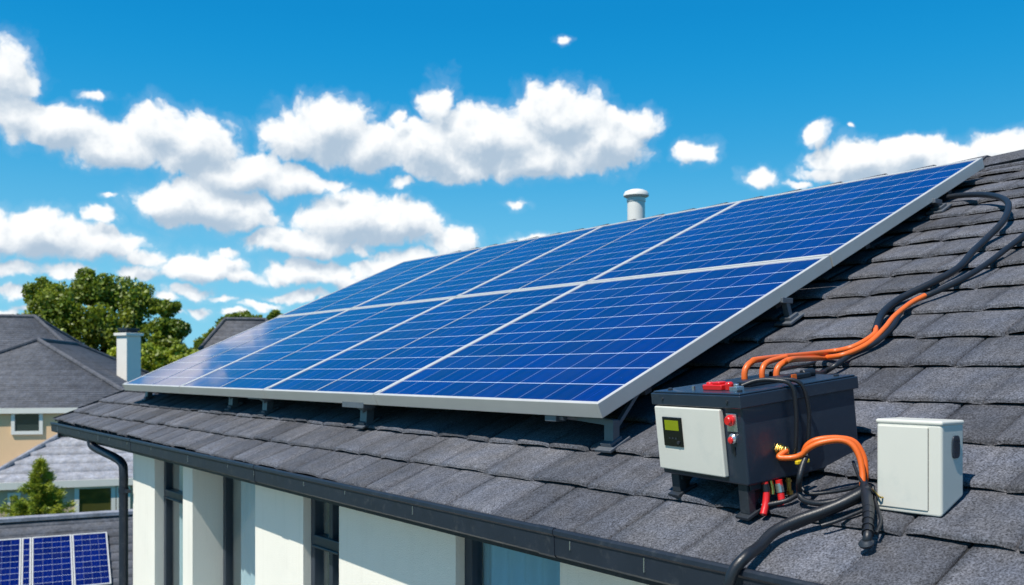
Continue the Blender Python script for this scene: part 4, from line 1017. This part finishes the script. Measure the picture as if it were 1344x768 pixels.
# ------------------------------------------------------------------ trees
def leaves(cl, per, size, rng, flat=0.0, squash=0.8):
    """leaf quads through the outer volume of clumps: cl = [(x,y,z,r)]"""
    V = []; T = []
    for (x, y, z, r) in cl:
        n = int(per*r*r*4.6)
        d = rng.normal(size=(n,3)); d /= np.linalg.norm(d, axis=1)[:,None]
        rr = r*(rng.random(n)**0.42)
        lump = 1 + 0.22*np.sin(d[:,0]*5+x*3)*np.sin(d[:,1]*5+y)*np.cos(d[:,2]*4+z)
        P = np.array([x,y,z]) + d*(rr*lump)[:,None]*np.array([1,1,squash])
        s = size*rng.uniform(0.6, 1.3, n)
        a = rng.normal(size=(n,3)); a[:,2] *= (1-flat); a /= np.linalg.norm(a,axis=1)[:,None]
        b = np.cross(a, d + rng.normal(size=(n,3))*0.7); b /= np.linalg.norm(b,axis=1)[:,None]+1e-9
        q = np.stack([P-a*s[:,None], P+b*s[:,None]*0.55, P+a*s[:,None], P-b*s[:,None]*0.55], axis=1)
        V.append(q.reshape(-1,3)); T.append(np.repeat(rng.uniform(0.6,1.4,n)*rng.uniform(0.85,1.15), 4))
    V = np.concatenate(V); T = np.concatenate(T); F = np.arange(len(V)).reshape(-1,4); return V, F, T
def broad_tree(label, px, py_top, width_px, h_px, depth, blobs, seed, leaf='leaf', per=150, size=0.2, group='trees behind the houses', name='tree'):
    """blobs in units of the crown box: x -1..1, z 0..1 (0 bottom), r relative to half width"""
    rng = np.random.default_rng(seed); rnd = random.Random(seed)
    s = depth/FPX; base = W((px-CX)*s, depth, GZ)
    zt = (HY-py_top)*s - GZ; hw = width_px*s/2; hh = h_px*s; zb = zt-hh
    t = tag(empty(name, base, (0,0,TH)), label, 'tree', group)
    cl = []
    for (bx, by, bz, br) in blobs:
        c = np.array([bx*hw, by*hw, zb + bz*hh]); R = br*hw*1.32
        m = max(7, int(11*br/0.35))
        cl.append((*c, R*0.80))
        for k in range(m):
            d = rng.normal(size=3); d /= np.linalg.norm(d); d[2] = d[2]*0.7+0.1
            p = c + d*R*0.75; cl.append((*p, R*rng.uniform(0.26, 0.45)))
    V, F, T = leaves(cl, per, size*0.68, rng)
    mesh_raw('crown', V, F, M[leaf], t, T)
    mb = MB(); top = zb + hh*0.55
    mb.tube([(0,0,0), (0.05*hw,0,zb*0.5), (0,0.02*hw,zb), (0.03*hw,0,top)], lambda q: hw*0.085*(1-0.75*q)+0.02, 10, 0.4)
    for (bx, by, bz, br) in blobs[:9]:
        mb.tube([(0,0,zb*rnd.uniform(0.6,1.0)), (bx*hw*0.45, by*hw*0.45, zb+bz*hh*0.35), (bx*hw, by*hw, zb+bz*hh)], lambda q: hw*0.04*(1-0.8*q)+0.012, 7, 0.4)
    mb.build('trunk', M['bark'], t)
broad_tree("large round-crowned green tree rising behind the dark hip roof at left", 112, 360, 200, 150, 50,
    [(-0.45,0,0.80,0.27),(0.08,0,0.86,0.26),(0.42,0.1,0.84,0.28),(0.72,-0.1,0.70,0.24),(-0.72,0.1,0.58,0.22),(-0.2,-0.3,0.62,0.28),(0.25,-0.3,0.55,0.30),(0.6,-0.3,0.48,0.28),(-0.55,-0.3,0.38,0.30),(-0.1,-0.4,0.32,0.32),(0.3,0.2,0.28,0.35),(0.7,0.2,0.25,0.3),(-0.9,0,0.36,0.16)], 4, per=210, size=0.17)
broad_tree("narrow green tree between the white chimney and the array, right of the large one", 219, 392, 58, 100, 46,
    [(0.1,0,0.86,0.42),(-0.25,0,0.64,0.5),(0.45,0,0.6,0.48),(0,-.2,0.4,0.6),(0.4,0.1,0.24,0.5),(-0.4,0,0.2,0.5)], 9, per=300, size=0.15)
broad_tree("low bright green shrub tree at the foot of the white chimney", 205, 440, 120, 60, 41,
    [(-0.7,0,0.62,0.26),(-0.3,0,0.5,0.3),(0.1,-.1,0.42,0.3),(0.5,0,0.45,0.3),(0.85,0,0.5,0.22),(-0.1,0,0.2,0.4),(0.5,0,0.15,0.4)], 12, leaf='leaf2', per=300, size=0.14)
broad_tree("distant green tree behind the small pointed roof", 300, 406, 84, 62, 62,
    [(0.4,0,0.80,0.28),(0.0,0,0.66,0.3),(-0.35,0,0.42,0.34),(-0.75,0,0.2,0.26),(0.2,-.1,0.35,0.4),(0.75,0,0.75,0.22)], 15, per=260, size=0.17)
broad_tree("distant green tree just left of the array's mid rail end", 362, 406, 34, 40, 66,
    [(0,0,0.75,0.5),(-0.4,0,0.45,0.5),(0.4,0,0.4,0.5)], 18, per=260, size=0.17)
broad_tree("low distant green tree filling the gap beside the array's far corner", 252, 446, 70, 50, 57,
    [(-0.6,0,0.45,0.3),(-0.1,0,0.6,0.3),(0.4,0,0.72,0.3),(0.8,0,0.5,0.25),(0,0,0.2,0.4)], 21, per=260, size=0.17)
broad_tree("small leafy tree at the left frame edge beside the dark hip roof", 14, 413, 34, 50, 47,
    [(0,0,0.7,0.5),(0.4,0,0.4,0.5),(-0.4,0,0.4,0.5)], 23, per=260, size=0.16)

def conifer(label, px, py_top, depth, hgt, rad_, seed, name='conifer'):
    rng = np.random.default_rng(seed); s = depth/FPX
    base = W((px-CX)*s, depth, (HY-py_top)*s - hgt)
    base.z = GZ; H_ = (HY-py_top)*s - GZ
    t = tag(empty(name, base, (0,0,TH)), label, 'tree')
    V = []; T = []
    nl = 26
    for k in range(nl):
        q = (k+0.5)/nl; z = H_*(0.12 + 0.88*q); r = rad_*(1-q)**1.02 + 0.03
        nb = int(7 + 9*(1-q))
        for j in range(nb):
            a = rng.random()*6.283; L = r*rng.uniform(0.65, 1.12)
            n = int(230*L)+36
            u = rng.random(n)**0.7
            P = np.stack([np.cos(a)*L*u, np.sin(a)*L*u, z + 0.20*L*u + 0.12*L*u*u], axis=1) + rng.normal(size=(n,3))*0.035
            d = np.array([np.cos(a), np.sin(a), 0.45]) + rng.normal(size=(n,3))*0.6; d /= np.linalg.norm(d,axis=1)[:,None]
            w = np.cross(d, rng.normal(size=(n,3))); w /= np.linalg.norm(w,axis=1)[:,None]
            ln = 0.075*rng.uniform(.7,1.4,n)[:,None]
            V.append(np.stack([P-w*.012, P+w*.012, P+d*ln+w*.004, P+d*ln-w*.004], axis=1).reshape(-1,3)); T.append(np.repeat(rng.uniform(.6,1.5,n), 4))
    V = np.concatenate(V); T = np.concatenate(T)
    mesh_raw('crown', V, np.arange(len(V)).reshape(-1,4), M['needle'], t, T)
    MB().tube([(0,0,0),(0,0,H_*.5),(0,0,H_*.97)], lambda q: 0.07*(1-q)+0.008, 8, .3).build('trunk', M['bark'], t)
conifer("small bushy green conifer standing in front of the pale bungalow", 53, 604, 23.2, 4, 1.75, 5)
def bush(label, px, py_top, depth, w_, seed):
    rng = np.random.default_rng(seed); s = depth/FPX; base = W((px-CX)*s, depth, GZ); H_ = (HY-py_top)*s - GZ
    t = tag(empty('bush', base, (0,0,TH)), label, 'bush')
    cl = [(rng.uniform(-.8,.8)*w_, rng.uniform(-.4,.4), H_*rng.uniform(.3,.86), rng.uniform(.25,.42)) for _ in range(16)]
    V, F, T = leaves(cl, 500, 0.06, rng); mesh_raw('foliage', V, F, M['leaf2'], t, T)
    mb = MB()
    for k in range(4): mb.tube([(0.05*k-.1,0,0),(cl[k][0]*.5,cl[k][1]*.5,H_*.4),cl[k][:3]], 0.02, 6, .2)
    mb.build('stem', M['bark'], t)
bush("low yellow-green bush at the left frame edge beside the conifer", 6, 667, 22.5, 0.5, 3)
